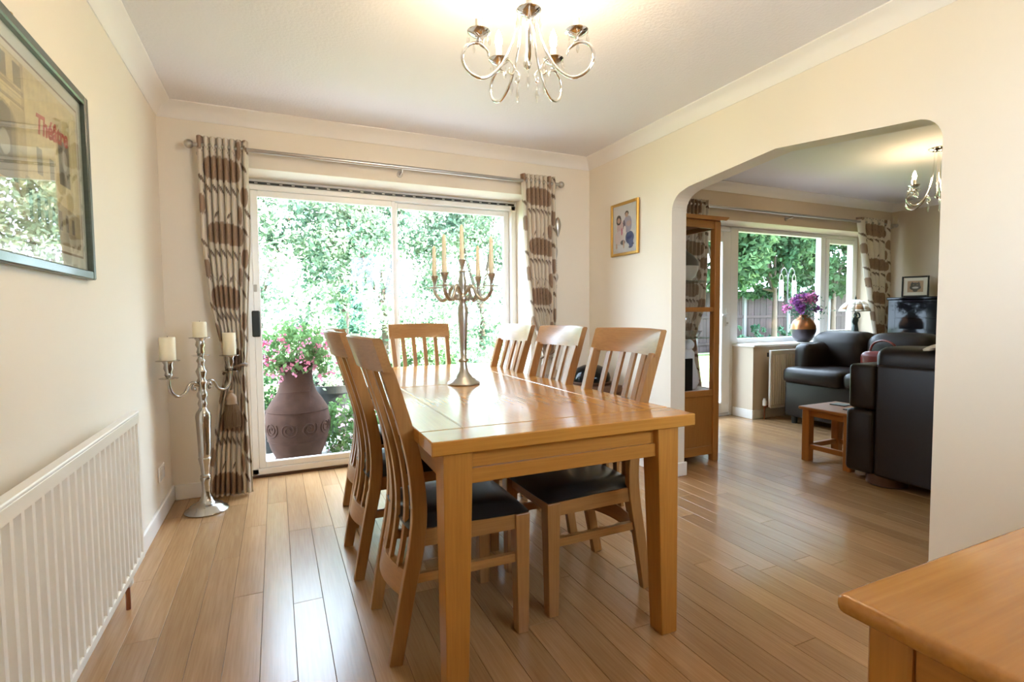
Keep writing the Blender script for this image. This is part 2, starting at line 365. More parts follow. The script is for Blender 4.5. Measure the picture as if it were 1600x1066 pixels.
cove('trim_4', 'x', WX + WT, LX, LY, -1, 'white curved coving above the living room window')
cove('trim_5', 'y', YS, LY, LX, -1, 'white curved coving above the piano')
def skirting(name, x0, x1, y0, y1, label=None):
    struct(name, G().box(x0, x1, y0, y1, 0, 0.095, 0.004), M['gloss'], label=label)
skirting('baseboard_left', 0, 0.015, YS, 0)
skirting('baseboard_back', 0.016, DX0, -0.015, 0)
skirting('baseboard_back_right', DX1, WX - 0.016, -0.015, 0)
skirting('baseboard_right', WX - 0.015, WX, -0.98, 0)
skirting('baseboard_jamb', WX - 0.015, WX + WT + 0.015, -1.012, -0.997)
skirting('baseboard_right_near', WX - 0.015, WX, YS, -2.53)
skirting('baseboard_living_pier', 5.115, 5.13, LY - 0.015, 0.37)
skirting('baseboard_living', 5.131, 7.25, LY - 0.015, LY)
skirting('baseboard_living_side', LX - 0.015, LX, YS, LY - 0.016)

# ------------------------------------------------------------------ sliding patio door
FY0, FY1 = 0.255, 0.335
d1 = thing('door_1', 'white sliding patio door with two tall glass panes', None, (0, 0, 0), 0, None, 'structure')
fx0, fx1, fz1 = 0.435, 2.465, 2.025
G().box(fx0, fx0 + 0.04, FY0, FY1 + 0.05, 0.02, fz1, 0.004).build('frame_jamb', M['upvc'], d1)
G().box(fx1 - 0.04, fx1, FY0, FY1 + 0.05, 0.02, fz1, 0.004).build('frame_jamb', M['upvc'], d1)
G().box(fx0, fx1, FY0, FY1 + 0.05, fz1 - 0.035, fz1, 0.004).build('frame_head', M['upvc'], d1)
G().box(fx0, fx1, FY0, FY1 + 0.05, 0.018, 0.062, 0.004).build('frame_sill', M['upvc'], d1)
G().box(DX0, DX1, 0.252, 0.39, 0.0, 0.016, 0.003).build('threshold', M['brownwood'], d1)
G().box(DX0 + 0.001, fx0, 0.26, 0.36, 0.0, DZ - 0.001).build('side_packer', M['upvc'], d1); G().box(fx1, DX1 - 0.001, 0.26, 0.36, 0.0, DZ - 0.001).build('side_packer', M['upvc'], d1)
G().box(DX0, DX1, 0.27, 0.36, fz1, DZ - 0.001).build('head_packer', M['upvc'], d1)
vent = G().box(fx0 + 0.03, fx1 - 0.01, 0.258, 0.272, fz1 + 0.006, fz1 + 0.02).build('vent_strip', M['black'], d1)
xx = fx0 + 0.07
while xx < fx1 - 0.05:
    G().box(xx, xx + 0.02, 0.255, 0.259, fz1 + 0.007, fz1 + 0.014).build('vent_bar', M['steel'], vent); xx += 0.078
def sash(x0, x1, y0, lw_, rw_, z0=0.064, z1=1.988, bot=0.042, top=0.042):
    s = G().box(x0, x0 + lw_, y0, y0 + 0.035, z0, z1, 0.004).build('sash_stile', M['upvc'], d1)
    G().box(x1 - rw_, x1, y0, y0 + 0.035, z0, z1, 0.004).build('sash_stile', M['upvc'], d1)
    G().box(x0 + lw_, x1 - rw_, y0, y0 + 0.035, z0, z0 + bot, 0.004).build('sash_rail', M['upvc'], d1)
    G().box(x0 + lw_, x1 - rw_, y0, y0 + 0.035, z1 - top, z1, 0.004).build('sash_rail', M['upvc'], d1)
    G().box(x0 + lw_ - 0.004, x1 - rw_ + 0.004, y0 + 0.012, y0 + 0.020, z0 + bot - 0.004, z1 - top + 0.004).build('pane', M['glass'], d1)
    return s
s1 = sash(fx0 + 0.04, 1.462, 0.262, 0.045, 0.028)
sash(1.452, fx1 - 0.04, 0.302, 0.034, 0.048)
G().box(0.462, 0.512, 0.235, 0.262, 0.985, 1.165, 0.006).build('pull_handle', M['black'], s1)
G().box(0.480, 0.500, 0.256, 0.262, 1.295, 1.345, 0.003).build('lock', M['steel'], s1)

# ------------------------------------------------------------------ living room door and window
d2 = thing('door_2', 'white glazed garden door beside the living room window', None, (0, 0, 0), 0, None, 'structure')
LFY = 0.39
G().box(4.301, 4.36, LFY, LFY + 0.07, 0.001, 2.044, 0.004).build('frame_jamb', M['upvc'], d2)
G().box(4.36, 5.08, LFY, LFY + 0.07, 1.99, 2.044, 0.004).build('frame_head', M['upvc'], d2)
G().box(4.36, 5.08, LFY, LFY + 0.07, 0.001, 0.03, 0.004).build('frame_sill', M['upvc'], d2)
G().box(5.085, 5.20, LFY, LFY + 0.07, 0.001, 2.044, 0.004).build('frame_mullion', M['upvc'], d2)
G().box(4.365, 4.46, LFY - 0.012, LFY + 0.05, 0.033, 1.985, 0.006).build('leaf_stile', M['upvc'], d2)
lst = G().box(4.955, 5.078, LFY - 0.012, LFY + 0.05, 0.033, 1.985, 0.006).build('leaf_stile', M['upvc'], d2)
G().box(4.46, 4.955, LFY - 0.012, LFY + 0.05, 1.875, 1.985, 0.006).build('leaf_rail', M['upvc'], d2)
G().box(4.46, 4.955, LFY - 0.012, LFY + 0.05, 0.033, 0.15, 0.006).build('leaf_rail', M['upvc'], d2)
G().box(4.455, 4.96, LFY + 0.015, LFY + 0.025, 0.145, 1.88).build('pane', M['glass'], d2)
h2 = G(); h2.box(5.005, 5.035, LFY - 0.022, LFY - 0.012, 0.98, 1.17, 0.004); h2.tube([(5.02, LFY - 0.02, 1.10), (5.02, LFY - 0.055, 1.10), (4.99, LFY - 0.06, 1.10), (4.91, LFY - 0.06, 1.095)], 0.009, 8)
h2.build('lever_handle', M['upvc'], lst, 40); G().lathe([(0.007, 0), (0.007, 0.012)], 10).xf(Matrix.Translation((5.02, LFY - 0.022, 1.01)) @ Matrix.Rotation(PI / 2, 4, 'X')).build('keyhole', M['steel'], lst)
w1 = thing('window_1', 'white framed living room window with one wide and one narrow pane', None, (0, 0, 0), 0, None, 'structure')
G().box(5.20, 7.20, LFY, LFY + 0.07, 0.77, 0.835, 0.004).build('frame_sill', M['upvc'], w1)
G().box(5.20, 7.20, LFY, LFY + 0.07, 2.0, 2.044, 0.004).build('frame_head', M['upvc'], w1)
G().box(7.20, 7.249, LFY, LFY + 0.07, 0.77, 2.044, 0.004).build('frame_jamb', M['upvc'], w1)
G().box(6.56, 6.64, LFY, LFY + 0.07, 0.835, 2.0, 0.004).build('frame_mullion', M['upvc'], w1)
G().box(5.195, 6.565, LFY + 0.03, LFY + 0.04, 0.83, 2.005).build('pane', M['glass'], w1)
cs = G().box(6.645, 6.70, LFY - 0.012, LFY + 0.05, 0.84, 1.995, 0.005).build('casement_stile', M['upvc'], w1); G().box(7.14, 7.195, LFY - 0.012, LFY + 0.05, 0.84, 1.995, 0.005).build('casement_stile', M['upvc'], w1)
G().box(6.70, 7.14, LFY - 0.012, LFY + 0.05, 0.84, 0.895, 0.005).build('casement_rail', M['upvc'], w1); G().box(6.70, 7.14, LFY - 0.012, LFY + 0.05, 1.94, 1.995, 0.005).build('casement_rail', M['upvc'], w1)
G().box(6.695, 7.145, LFY + 0.015, LFY + 0.025, 0.89, 1.945).build('pane', M['glass'], w1)
G().box(5.11, 7.249, LY - 0.03, LFY, 0.756, 0.782, 0.008).build('window_board', M['gloss'], w1)

w2 = thing('fill_window', 'white framed window added behind the camera for fill daylight', None, (0, 0, 0), 0, None, 'structure')  # unseen window, added to brighten surfaces facing the camera
for (x0, x1) in ((1.651, 1.71), (2.17, 2.23), (2.69, 2.749)): G().box(x0, x1, YS - 0.27, YS - 0.20, 1.221, 2.099, 0.004).build('frame_upright', M['upvc'], w2)
for (z0, z1) in ((1.221, 1.28), (2.04, 2.099)):
    for (x0, x1) in ((1.71, 2.17), (2.23, 2.69)): G().box(x0, x1, YS - 0.27, YS - 0.20, z0, z1, 0.004).build('frame_rail', M['upvc'], w2)
for (x0, x1) in ((1.705, 2.175), (2.225, 2.695)): G().box(x0, x1, YS - 0.24, YS - 0.23, 1.275, 2.045).build('pane', M['glass'], w2)
G().box(1.651, 2.749, YS - 0.20, YS + 0.02, 1.221, 1.24, 0.004).build('window_board', M['gloss'], w2)

# ------------------------------------------------------------------ curtains and poles
def ell(u, v, cu, cv, a, b, p=2.0): return (np.abs((u - cu) / a) ** p + np.abs((v - cv) / b) ** p) < 1
def pattern(uu, v, folds=8):
    # uu 0..1 across the gathered cloth, v in metres down from the heading
    base = np.array((0.72, 0.655, 0.56)); brown = np.array((0.33, 0.225, 0.155)); dk = np.array((0.075, 0.05, 0.04)); mid = np.array((0.36, 0.26, 0.18))
    col = np.tile(base, uu.shape + (1,)); PV = 0.385
    def rep(x, p): return x - p * np.floor(x / p)
    ff = rep(uu * folds, 1.0) - 0.5; wob = 0.004 * np.sin(uu * 60) + 0.004 * np.sin(v * 60)
    V = rep(v, PV); row = np.floor(v / PV)
    cu = 0.47 + 0.04 * np.sin(row * 2.1)
    m = ell(uu, V + wob, cu, 0.195, 0.36, 0.068, 4.0); col[m] = brown
    col[m & (np.abs(np.sin(uu * 95 + 9 * np.sin(v * 55))) < 0.10) & (np.abs(V - 0.195) < 0.03)] = dk * 1.5
    for (c0, off, w_) in ((0.05, 0.02, 0.07), (0.90, 0.33, 0.08), (0.80, 0.06, 0.045)):
        m = ell(uu, rep(V + PV - off + 0.1 + wob, PV), c0, 0.1, w_, 0.058, 2.6); col[m] = brown
    inner = (uu > 0.10) & (uu < 0.80)
    for (cv, ang, a, b, ph) in ((0.315, 0.9, 0.038, 0.010, 0.05), (0.085, -1.0, 0.03, 0.008, 0.15)):
        du = (ff - ph) * 0.05; dv = V - cv; a1 = du * math.cos(ang) + dv * math.sin(ang); b1 = -du * math.sin(ang) + dv * math.cos(ang)
        w_ = b * (1 - np.clip(np.abs(a1 / a), 0, 1) ** 1.6); ins = (np.abs(a1) < a) & (np.abs(b1) < w_)
        if cv < 0.2: ins &= (rep(uu * folds * 0.5, 1.0) < 0.5) & (row > 0)
        col[ins & inner] = dk; col[ins & inner & (b1 > 0.0005) & (b1 < w_ * 0.6)] = mid
    st = (np.abs(V - 0.075 - 0.05 * ff) < 0.0020) & (uu < 0.85) & (rep(row, 2) < 1); col[st] = dk * 2.2
    for (c0, cv) in ((0.06, 0.25), (0.90, 0.16), (0.96, 0.05)):
        du = (uu - c0) * 0.35; dv = V - cv; a1 = du * 0.6 + dv * 0.8; b1 = -du * 0.8 + dv * 0.6
        w_ = 0.011 * (1 - np.clip(np.abs(a1 / 0.04), 0, 1) ** 1.6); ins = (np.abs(a1) < 0.04) & (np.abs(b1) < w_); col[ins] = brown * 0.6
    return col
def curtain(name, label, tbl, folds, yc, amp, flat, seed, tie=True):
    t = thing(name, label, 'curtain', ((tbl[-1][1] + tbl[-1][2]) / 2, yc, 0), 0, 'printed curtains beside the garden doors')
    nu, nv = 200, 230; zt, zb = tbl[0][0], tbl[-1][0]
    zs = [r[0] for r in tbl][::-1]; xl = [r[1] for r in tbl][::-1]; xr = [r[2] for r in tbl][::-1]
    Z = np.linspace(zb, zt, nv); U = np.linspace(0, 1, nu)
    UU, ZZ = np.meshgrid(U, Z); L_ = np.interp(ZZ, zs, xl); R_ = np.interp(ZZ, zs, xr)
    rs = np.random.default_rng(seed); ph = rs.uniform(0, 6)
    warp = UU + 0.012 * np.sin(UU * 11 + ph) * (1 - np.clip((ZZ - 1.0) / 1.2, 0, 1))
    wid = (R_ - L_) / (xr[-1] - xl[-1]); A = amp * np.clip(0.5 + 0.5 * wid, 0.4, 1)
    s = np.abs(np.sin(PI * folds * warp)); XX = L_ + (R_ - L_) * UU
    YY = A * (0.5 - s ** 0.55) * 1.4 + 0.012 * np.sin(3 * ZZ + ph) * (1 - np.clip((ZZ - 1.6) / 0.5, 0, 1)) * np.sin(UU * 9)
    g = G(); P = np.stack([XX - t.location[0], YY, ZZ], -1).reshape(-1, 3); g.grid([tuple(p) for p in P], nu, nv)
    cl = pattern(UU, (zt - ZZ) + 0.01 * np.sin(UU * 5) + flat, folds).reshape(-1, 3)
    c = g.build('cloth', M['fabric'], t, 60, cols=cl)
    sm = c.modifiers.new('thickness', 'SOLIDIFY'); sm.thickness = 0.004
    return t
cl1 = curtain('curtain', 'cream curtain with brown flowers left of the patio door, behind the floor candelabra', [(2.205, .21, .487), (1.6, .215, .48), (1.2, .25, .455), (.9, .305, .44), (.80, .315, .43), (.6, .275, .435), (.3, .225, .44), (.012, .20, .445)], 8, -0.085, 0.030, 0.0, 1)
cl2 = curtain('curtain', 'cream curtain with brown flowers right of the patio door', [(2.205, 2.36, 2.66), (1.6, 2.385, 2.66), (1.08, 2.44, 2.655), (.86, 2.52, 2.65), (.76, 2.53, 2.65), (.5, 2.48, 2.66), (.012, 2.44, 2.67)], 8, -0.085, 0.030, 0.02, 2)
cl3 = curtain('curtain', 'cream curtain with brown flowers right of the living room window', [(2.19, 6.66, 7.27), (1.5, 6.82, 7.28), (.95, 6.98, 7.26), (.82, 7.02, 7.24), (.4, 6.98, 7.28), (.012, 6.95, 7.30)], 5, 0.03, 0.04, 0.05, 3)
cl4 = curtain('curtain', 'striped looking curtain gathered behind the tall display cabinet', [(2.19, 3.85, 4.40), (1.2, 3.85, 4.36), (.9, 3.85, 4.25), (.4, 3.85, 4.33), (.012, 3.85, 4.38)], 12, 0.03, 0.036, 0.12, 4)
def pole(label, x0, x1, y, z, wall):
    t = thing('curtain_pole', label, 'curtain pole', ((x0 + x1) / 2, wall, z), 0)
    c = t.location[0]; dy = y - wall
    G().tube([(x0 - c, dy, 0), (x1 - c, dy, 0)], 0.013, 12).build('rod', M['steel'], t, 40)
    for xx in (x0, x1):
        g = G().ball((xx - c + (-0.02 if xx == x0 else 0.02), dy, 0), 0.026, 16, 10); g.build('finial', M['steel'], t, 60)
    for xx in (x0 + 0.03, (x0 + x1) / 2, x1 - 0.03):
        g = G(); g.tube([(xx - c, dy, -0.016), (xx - c, dy, -0.03), (xx - c, -0.001, -0.03)], 0.007, 8); g.lathe([(0.022, 0), (0.022, 0.006)], 14); 
        g.v[-28:] = [tuple(Matrix.Translation((xx - c, -0.001, -0.03)) @ Matrix.Rotation(PI / 2, 4, 'X') @ Vector(p)) for p in g.v[-28:]]
        g.build('bracket', M['steel'], t, 40)
    return t
pole('brushed steel curtain pole with ball ends above the patio door', 0.192, 2.69, -0.085, 2.152, -0.0005)
pole('brushed steel curtain pole with ball ends above the living room window', 3.80, 7.36, 0.03, 2.142, LY - 0.0005)
def tieback(label, cx, y, z, w, tx, tz):
    t = thing('curtain_tieback', label, 'tieback', (cx, y, z))
    pts = [(w * math.cos(a), 0.055 * math.sin(a), 0.03 * math.cos(a + 0.6)) for a in np.linspace(0, 2 * PI, 24, endpoint=False)]
    G().tube(pts, 0.010, 8, closed=True).build('cord', M['tassel'], t, 60)
    ts = thing('tassel', None, None, (tx, -0.07, tz)); ts.parent = t; ts.name = 'tassel'
    G().tube([(0, 0, 0.03), (0.005, 0.01, 0.06), (0.0, 0.03, 0.10)], 0.006, 8).build('tassel_cord', M['tassel'], ts, 60)
    G().lathe([(0.008, 0.03), (0.013, 0.022), (0.009, 0.012), (0.024, -0.005), (0.030, -0.025), (0.026, -0.04), (0.031, -0.048), (0.031, -0.056)], 18).build('tassel_head', plain('tassel_beige', (0.42, 0.3, 0.2), 0.7), ts, 60)
    sk = G()
    for k in range(34):
        a = 2 * PI * k / 34; r0, r1 = 0.026, 0.042 + random.uniform(-.003, .003)
        sk.tube([(r0 * math.cos(a), r0 * math.sin(a), -0.05), (r1 * math.cos(a), r1 * math.sin(a), -0.12), (r1 * 1.02 * math.cos(a), r1 * 1.02 * math.sin(a), -0.195 + random.uniform(-.008, .008))], 0.0038, 5)
    o = sk.build('fringe', M['tassel'], ts, 60); o['kind'] = 'stuff'
tieback('bronze rope tieback with fringed tassel on the left patio curtain', 0.372, -0.085, 0.80, 0.062, -0.022, -0.15)
tieback('dark rope tieback with fringed tassel on the right patio curtain', 2.585, -0.085, 0.80, 0.066, 0.02, -0.12)

# hanging silver ornament beside the right curtain
t = thing('hanging_ornament', 'string of silver teardrops hanging on the wall beside the right curtain', 'ornament', (2.70, -0.03, 1.60))
def teardrop(g, c, w, h, d=0.012):
    P = []
    for i in range(13):
        a = i / 12; r = math.sin(PI * a ** 0.7) ; P.append((max(w * r, 0.0006), h * (0.5 - a)))
    q = G().lathe(P, 14); g.add([(c[0] + p[0], c[1] + p[1] * d / w, c[2] + p[2]) for p in q.v], q.f)
g = G(); teardrop(g, (0.012, 0, 0.225), 0.026, 0.165, 0.016); g.build('teardrop', M['pewter'], t, 60)
g = G(); teardrop(g, (-0.006, 0, 0.02), 0.014, 0.10); g.build('teardrop', M['pewter'], t, 60)
g = G(); teardrop(g, (-0.008, 0, -0.185), 0.020, 0.085, 0.014); g.build('teardrop', M['pewter'], t, 60)
for z in (0.13, 0.115, 0.10, 0.085, -0.045, -0.065, -0.085, -0.105, -0.125, -0.245, -0.26): G().ball((-0.004, 0, z), 0.006, 8, 6).build('bead', M['crystal'], t, 60)
G().tube([(-0.002, 0, 0.15), (-0.006, 0, -0.25), (-0.004, 0, -0.52)], 0.0012, 5).build('wire', M['steel'], t)

# ------------------------------------------------------------------ radiators
def radiator(label, length, z0, z1, pitch, rib, group=None):
    # local: front face looks to -y, x from 0 to length, wall plane at y = 0
    t = thing('radiator', label, 'radiator', (0, 0, 0))
    G().box(0.004, length - 0.004, -0.090, -0.082, z0 + 0.01, z1 - 0.012).build('panel', M['rad'], t)
    G().box(0, length, -0.1045, -0.092, z1 - 0.048, z1 - 0.008, 0.004).build('top_band', M['rad'], t)
    G().box(0, length, -0.1045, -0.092, z0, z0 + 0.032, 0.004).build('bottom_band', M['rad'], t)
    tp = G(); tp.box(-0.004, length + 0.004, -0.106, -0.074, z1 - 0.010, z1, 0.003); tp.build('top_cover', M['gloss'], t)
    for xx in (0, length): G().box(xx - 0.003, xx + 0.003, -0.1, -0.078, z0 + 0.01, z1 - 0.005).build('side_cover', M['gloss'], t)
    x_ = pitch * 0.4; me = None
    while x_ + rib < length:
        if me is None:
            r0 = G().prism([(0, -0.086), (0.005, -0.104), (rib - 0.005, -0.104), (rib, -0.086)], 'z', z0 + 0.028, z1 - 0.044).build('rib', M['rad'], t); me = r0.data; r0.location.x = x_
        else:
            o = bpy.data.objects.new('rib', me); C.objects.link(o); o.parent = t; o.location.x = x_
        x_ += pitch
    for xx in (0.15, length - 0.15): G().box(xx - 0.02, xx + 0.02, -0.088, -0.001, z0 + 0.08, z1 - 0.10).build('bracket', M['steel'], t)
    return t
r1 = radiator('long white ribbed radiator below the framed print on the left wall', 1.55, 0.165, 0.757, 0.0535, 0.026)
r1.location = (0.0, -1.245 - 1.55, 0); r1.rotation_euler = (0, 0, PI / 2)
G().tube([(1.47, -0.060, 0.165), (1.47, -0.060, 0.0)], 0.0085, 10).build('pipe', M['copper'], r1, 40)
G().box(1.452, 1.488, -0.078, -0.042, 0.09, 0.165, 0.008).build('valve', M['gloss'], r1)
r2 = radiator('white ribbed radiator under the living room window', 1.25, 0.12, 0.725, 0.0335, 0.017)
r2.location = (5.27, LY, 0)
v_ = G(); v_.lathe([(0.020, 0), (0.020, 0.05), (0.013, 0.06), (0.013, 0.075)], 14, (-0.035, -0.06, 0.145)); v_.build('thermostat_valve', M['gloss'], r2, 40)
G().tube([(-0.035, -0.06, 0.146), (-0.035, -0.06, 0.0)], 0.008, 10).build('pipe', M['copper'], r2, 40)
G().tube([(-0.035, -0.06, 0.135), (0.02, -0.06, 0.135)], 0.010, 8).build('elbow', M['copper'], r2, 40)
G().box(-0.002, 0.012, -0.08, -0.05, 0.655, 0.70, 0.004).build('vent_plug', M['black'], r2)

# wall socket
t = thing('wall_socket', 'white double wall socket low on the left wall', 'socket', (0.0, -0.315, 0.262))
G().box(0.0, 0.010, -0.07, 0.07, -0.042, 0.042, 0.004).build('plate', M['upvc'], t)
for yy in (-0.035, 0.035): G().box(0.009, 0.013, yy - 0.012, yy + 0.012, 0.012, 0.028, 0.001).build('switch', M['upvc'], t)

# ------------------------------------------------------------------ dining table
TA = -0.015; TCX, TCY = 1.478, -1.274; TW, TL, TZ = 0.947, 2.14, 0.774
tb = thing('dining_table', 'long honey oak extending dining table in the middle of the room', 'table', (TCX, TCY, 0), TA)
hw, hl = TW / 2, TL / 2; bd = 0.142; gp = 0.003; tk = 0.042
def topboard(name, x0, x1, y0, y1, ax): G().box(x0 + gp / 2, x1 - gp / 2, y0 + gp / 2, y1 - gp / 2, TZ - tk, TZ, 0.003).build(name, M['top' + ax], tb)
topboard('end_board', -hw, hw, -hl, -hl + bd, 'x'); topboard('end_board', -hw, hw, hl - bd, hl, 'x')
ysp = [-hl + bd, 0.03, 0.075, hl - bd]
ysp = [-hl + bd, 0.055, hl - bd]
for a_, b_ in zip(ysp[:-1], ysp[1:]):
    topboard('border_board', -hw, -hw + bd, a_, b_, 'y'); topboard('border_board', hw - bd, hw, a_, b_, 'y')
    topboard('centre_panel', -hw + bd, hw - bd, a_, b_, 'y')
G().box(-hw + 0.02, hw - 0.02, -hl + 0.02, hl - 0.02, TZ - tk + 0.004, TZ - 0.006).build('core', M['oaky'], tb)
ov, lg = 0.033, 0.085
def tleg(sx, sy):
    ox, oy = hw - (0.068 if sx > 0 else 0.038), hl - 0.012; t0, t1 = 0.088, 0.066
    v = []
    for z, w_ in ((0, t1), (TZ - tk, t0)):
        for (a, b) in ((0, 0), (1, 0), (1, 1), (0, 1)): v.append((sx * (ox - a * w_), sy * (oy - b * w_), z))
    F = [(0, 1, 5, 4), (1, 2, 6, 5), (2, 3, 7, 6), (3, 0, 4, 7), (3, 2, 1, 0), (4, 5, 6, 7)]
    if sx * sy > 0: F = [f[::-1] for f in F]
    o = G().add(v, F).build('leg', M['oakz'], tb)
    bv = o.modifiers.new('edge', 'BEVEL'); bv.width = 0.003; bv.segments = 2
# legs on the window-wall side sit further in; left legs close to the edge as photographed
for sx in (-1, 1):
    for sy in (-1, 1): tleg(sx, sy)
for sy in (-1, 1):
    y_ = sy * (hl - 0.038)
    G().box(-hw + 0.12, hw - 0.15, min(y_, y_ - sy * 0.022), max(y_, y_ - sy * 0.022), TZ - tk - 0.052, TZ - tk).build('apron', M['oakx'], tb)
    y2 = sy * (hl - 0.028)
    G().box(-hw + 0.12, hw - 0.15, min(y2, y2 - sy * 0.03), max(y2, y2 - sy * 0.03), TZ - tk - 0.098, TZ - tk - 0.053, 0.002).build('apron_rail', M['oakx'], tb)
for sx in (-1, 1):
    x_ = sx * (hw - (0.085 if sx > 0 else 0.055))
    G().box(min(x_, x_ - sx * 0.022), max(x_, x_ - sx * 0.022), -hl + 0.098, hl - 0.098, TZ - tk - 0.098, TZ - tk, 0.002).build('apron', M['oaky'], tb)

# ------------------------------------------------------------------ dining chairs
PROF = [(-0.072, 0.0), (-0.050, 0.12), (-0.028, 0.24), (0.0, 0.38), (0.010, 0.48), (0.006, 0.58), (-0.010, 0.69), (-0.038, 0.80), (-0.074, 0.92), (-0.118, 1.058)]
def prof_at(z):
    zs = [p[1] for p in PROF]; xs = [p[0] for p in PROF]; return float(np.interp(z, zs, xs))
SP = smoothpath([(p[0], 0, p[1]) for p in PROF], 4)
_z = np.linspace(0, 1.058, 34); SP = [(float(np.interp(z, [p[2] for p in SP], [p[0] for p in SP])), 0, float(z)) for z in list(_z[_z < 0.955]) + [0.962]]
def make_chair():
    t = thing('dining_chair', 'x', 'chair', (0, 0, 0))
    for s in (-1, 1):
        path = [(p[0], s * (0.178 + 0.030 * p[2]), p[2]) for p in SP]
        dd = [0.050 - 0.010 * abs(p[2] - 0.42) / 0.6 for p in path]
        o = G().strip(path, 0.030, dd).build('rear_post', M['dining_oak_z'], t, 35)
        bv = o.modifiers.new('edge', 'BEVEL'); bv.width = 0.003; bv.segments = 2; bv.limit_method = 'ANGLE'
    # curved crest rail, centre set back
    n = 15; secs = []
    for i in range(n):
        a = -1 + 2 * i / (n - 1); y = 0.229 * a; back = 0.042 * (1 - a * a)
        secs.append((y, back))
    g = G(); vv = []
    for (y, back) in secs:
        for (z, off) in ((0.952, 0.016), (0.952, -0.014), (1.052, -0.014), (1.058, -0.008), (1.058, 0.010), (1.052, 0.016)):
            zz = z + 0.004 * (1 - (y / 0.23) ** 2); vv.append((prof_at(zz) - back + off, y, zz))
    m = 6; F = [(i * m + k, i * m + (k + 1) % m, (i + 1) * m + (k + 1) % m, (i + 1) * m + k) for i in range(n - 1) for k in range(m)] + [tuple(range(m))[::-1], tuple((n - 1) * m + k for k in range(m))]
    g.add(vv, F).build('crest_rail', M['dining_oak_y'], t, 35)
    # curved lower back rail
    g = G(); vv = []
    for i in range(n):
        a = -1 + 2 * i / (n - 1); y = 0.172 * a; back = 0.034 * (1 - a * a)
        for (z, off) in ((0.215, 0.012), (0.215, -0.012), (0.295, -0.012), (0.295, 0.012)): vv.append((prof_at(z) - back + off, y, z))
    m = 4; F = [(i * m + k, i * m + (k + 1) % m, (i + 1) * m + (k + 1) % m, (i + 1) * m + k) for i in range(n - 1) for k in range(m)] + [(3, 2, 1, 0), tuple((n - 1) * m + k for k in range(m))]
    g.add(vv, F).build('lower_rail', M['dining_oak_y'], t, 35)
    for k in range(4):
        f = -0.6 + 0.4 * k; path = []
        for p in SP:
            if 0.285 < p[2]:
                wv = 0.178 + 0.03 * p[2]; path.append((p[0] - 0.036 * (1 - f * f), f * wv, p[2]))
        G().strip(path, 0.028, 0.013).build('slat', M['dining_oak_z'], t, 35)
    for s in (-1, 1):
        lg_ = G(); v = []
        for z, w_, fx, fy in ((0, 0.042, 0.396, 0.208), (0.430, 0.054, 0.402, 0.210)):
            for (a, b) in ((0, 0), (1, 0), (1, 1), (0, 1)): v.append((fx - a * w_, s * (fy - b * w_), z))
        F = [(0, 1, 5, 4), (1, 2, 6, 5), (2, 3, 7, 6), (3, 0, 4, 7), (3, 2, 1, 0), (4, 5, 6, 7)]
        if s > 0: F = [f[::-1] for f in F]
        o = lg_.add(v, F).build('front_leg', M['dining_oak_z'], t); bv = o.modifiers.new('edge', 'BEVEL'); bv.width = 0.003; bv.segments = 2
        G().add(*prism_between((0.0, s * 0.184, 0.405), (0.36, s * 0.190, 0.405), 0.022, 0.055)).build('seat_rail', M['dining_oak_x'], t)
        G().add(*prism_between((-0.02, s * 0.180, 0.272), (0.365, s * 0.186, 0.272), 0.020, 0.030)).build('stretcher', M['dining_oak_x'], t)
    G().box(0.352, 0.378, -0.168, 0.168, 0.378, 0.430, 0.002).build('seat_rail', M['dining_oak_y'], t)
    G().box(0.01, 0.03, -0.17, 0.17, 0.378, 0.430, 0.002).build('seat_rail', M['dining_oak_y'], t)
    # upholstered seat
    nu, nv = 15, 15; top = []; bot = []
    for j in range(nv):
        for i in range(nu):
            a = -1 + 2 * i / (nu - 1); b = -1 + 2 * j / (nv - 1)
            e = (max(abs(a), abs(b))) ; x_ = 0.19 + 0.217 * a; w_ = 0.186 + 0.027 * (a + 1) / 2; y_ = w_ * b
            r_ = 1 - 0.03 * (a * a * b * b) ** 2; edge = (1 - abs(a) ** 6) * (1 - abs(b) ** 6)
            top.append((0.19 + (x_ - 0.19) * r_, y_ * r_, 0.435 + 0.040 * edge ** 0.6 + 0.006 * (1 - a * a) * (1 - b * b))); bot.append((0.19 + (x_ - 0.19) * r_ * 0.985, y_ * r_ * 0.985, 0.431))
    g = G().grid(top, nu, nv); k = len(g.v); g.v += bot
    N_ = nu * nv
    g.f += [tuple(N_ + q for q in (j * nu + i, (j + 1) * nu + i, (j + 1) * nu + i + 1, j * nu + i + 1)) for j in range(nv - 1) for i in range(nu - 1)]
    ring = [i for i in range(nu)] + [j * nu + nu - 1 for j in range(1, nv)] + [(nv - 1) * nu + i for i in range(nu - 2, -1, -1)] + [j * nu for j in range(nv - 2, 0, -1)]
    for a, b in zip(ring, ring[1:] + ring[:1]): g.f.append((a, N_ + a, N_ + b, b))
    g.build('seat_pad', M['blackleather'], t, 60)
    return t
def prism_between(a, b, wy, hz):
    v = []
    for p in (a, b):
        for (s, u) in ((-1, -1), (1, -1), (1, 1), (-1, 1)): v.append((p[0], p[1] + s * wy / 2, p[2] + u * hz / 2))
    return v, [(0, 1, 5, 4), (1, 2, 6, 5), (2, 3, 7, 6), (3, 0, 4, 7), (3, 2, 1, 0), (4, 5, 6, 7)]
ch0 = make_chair()
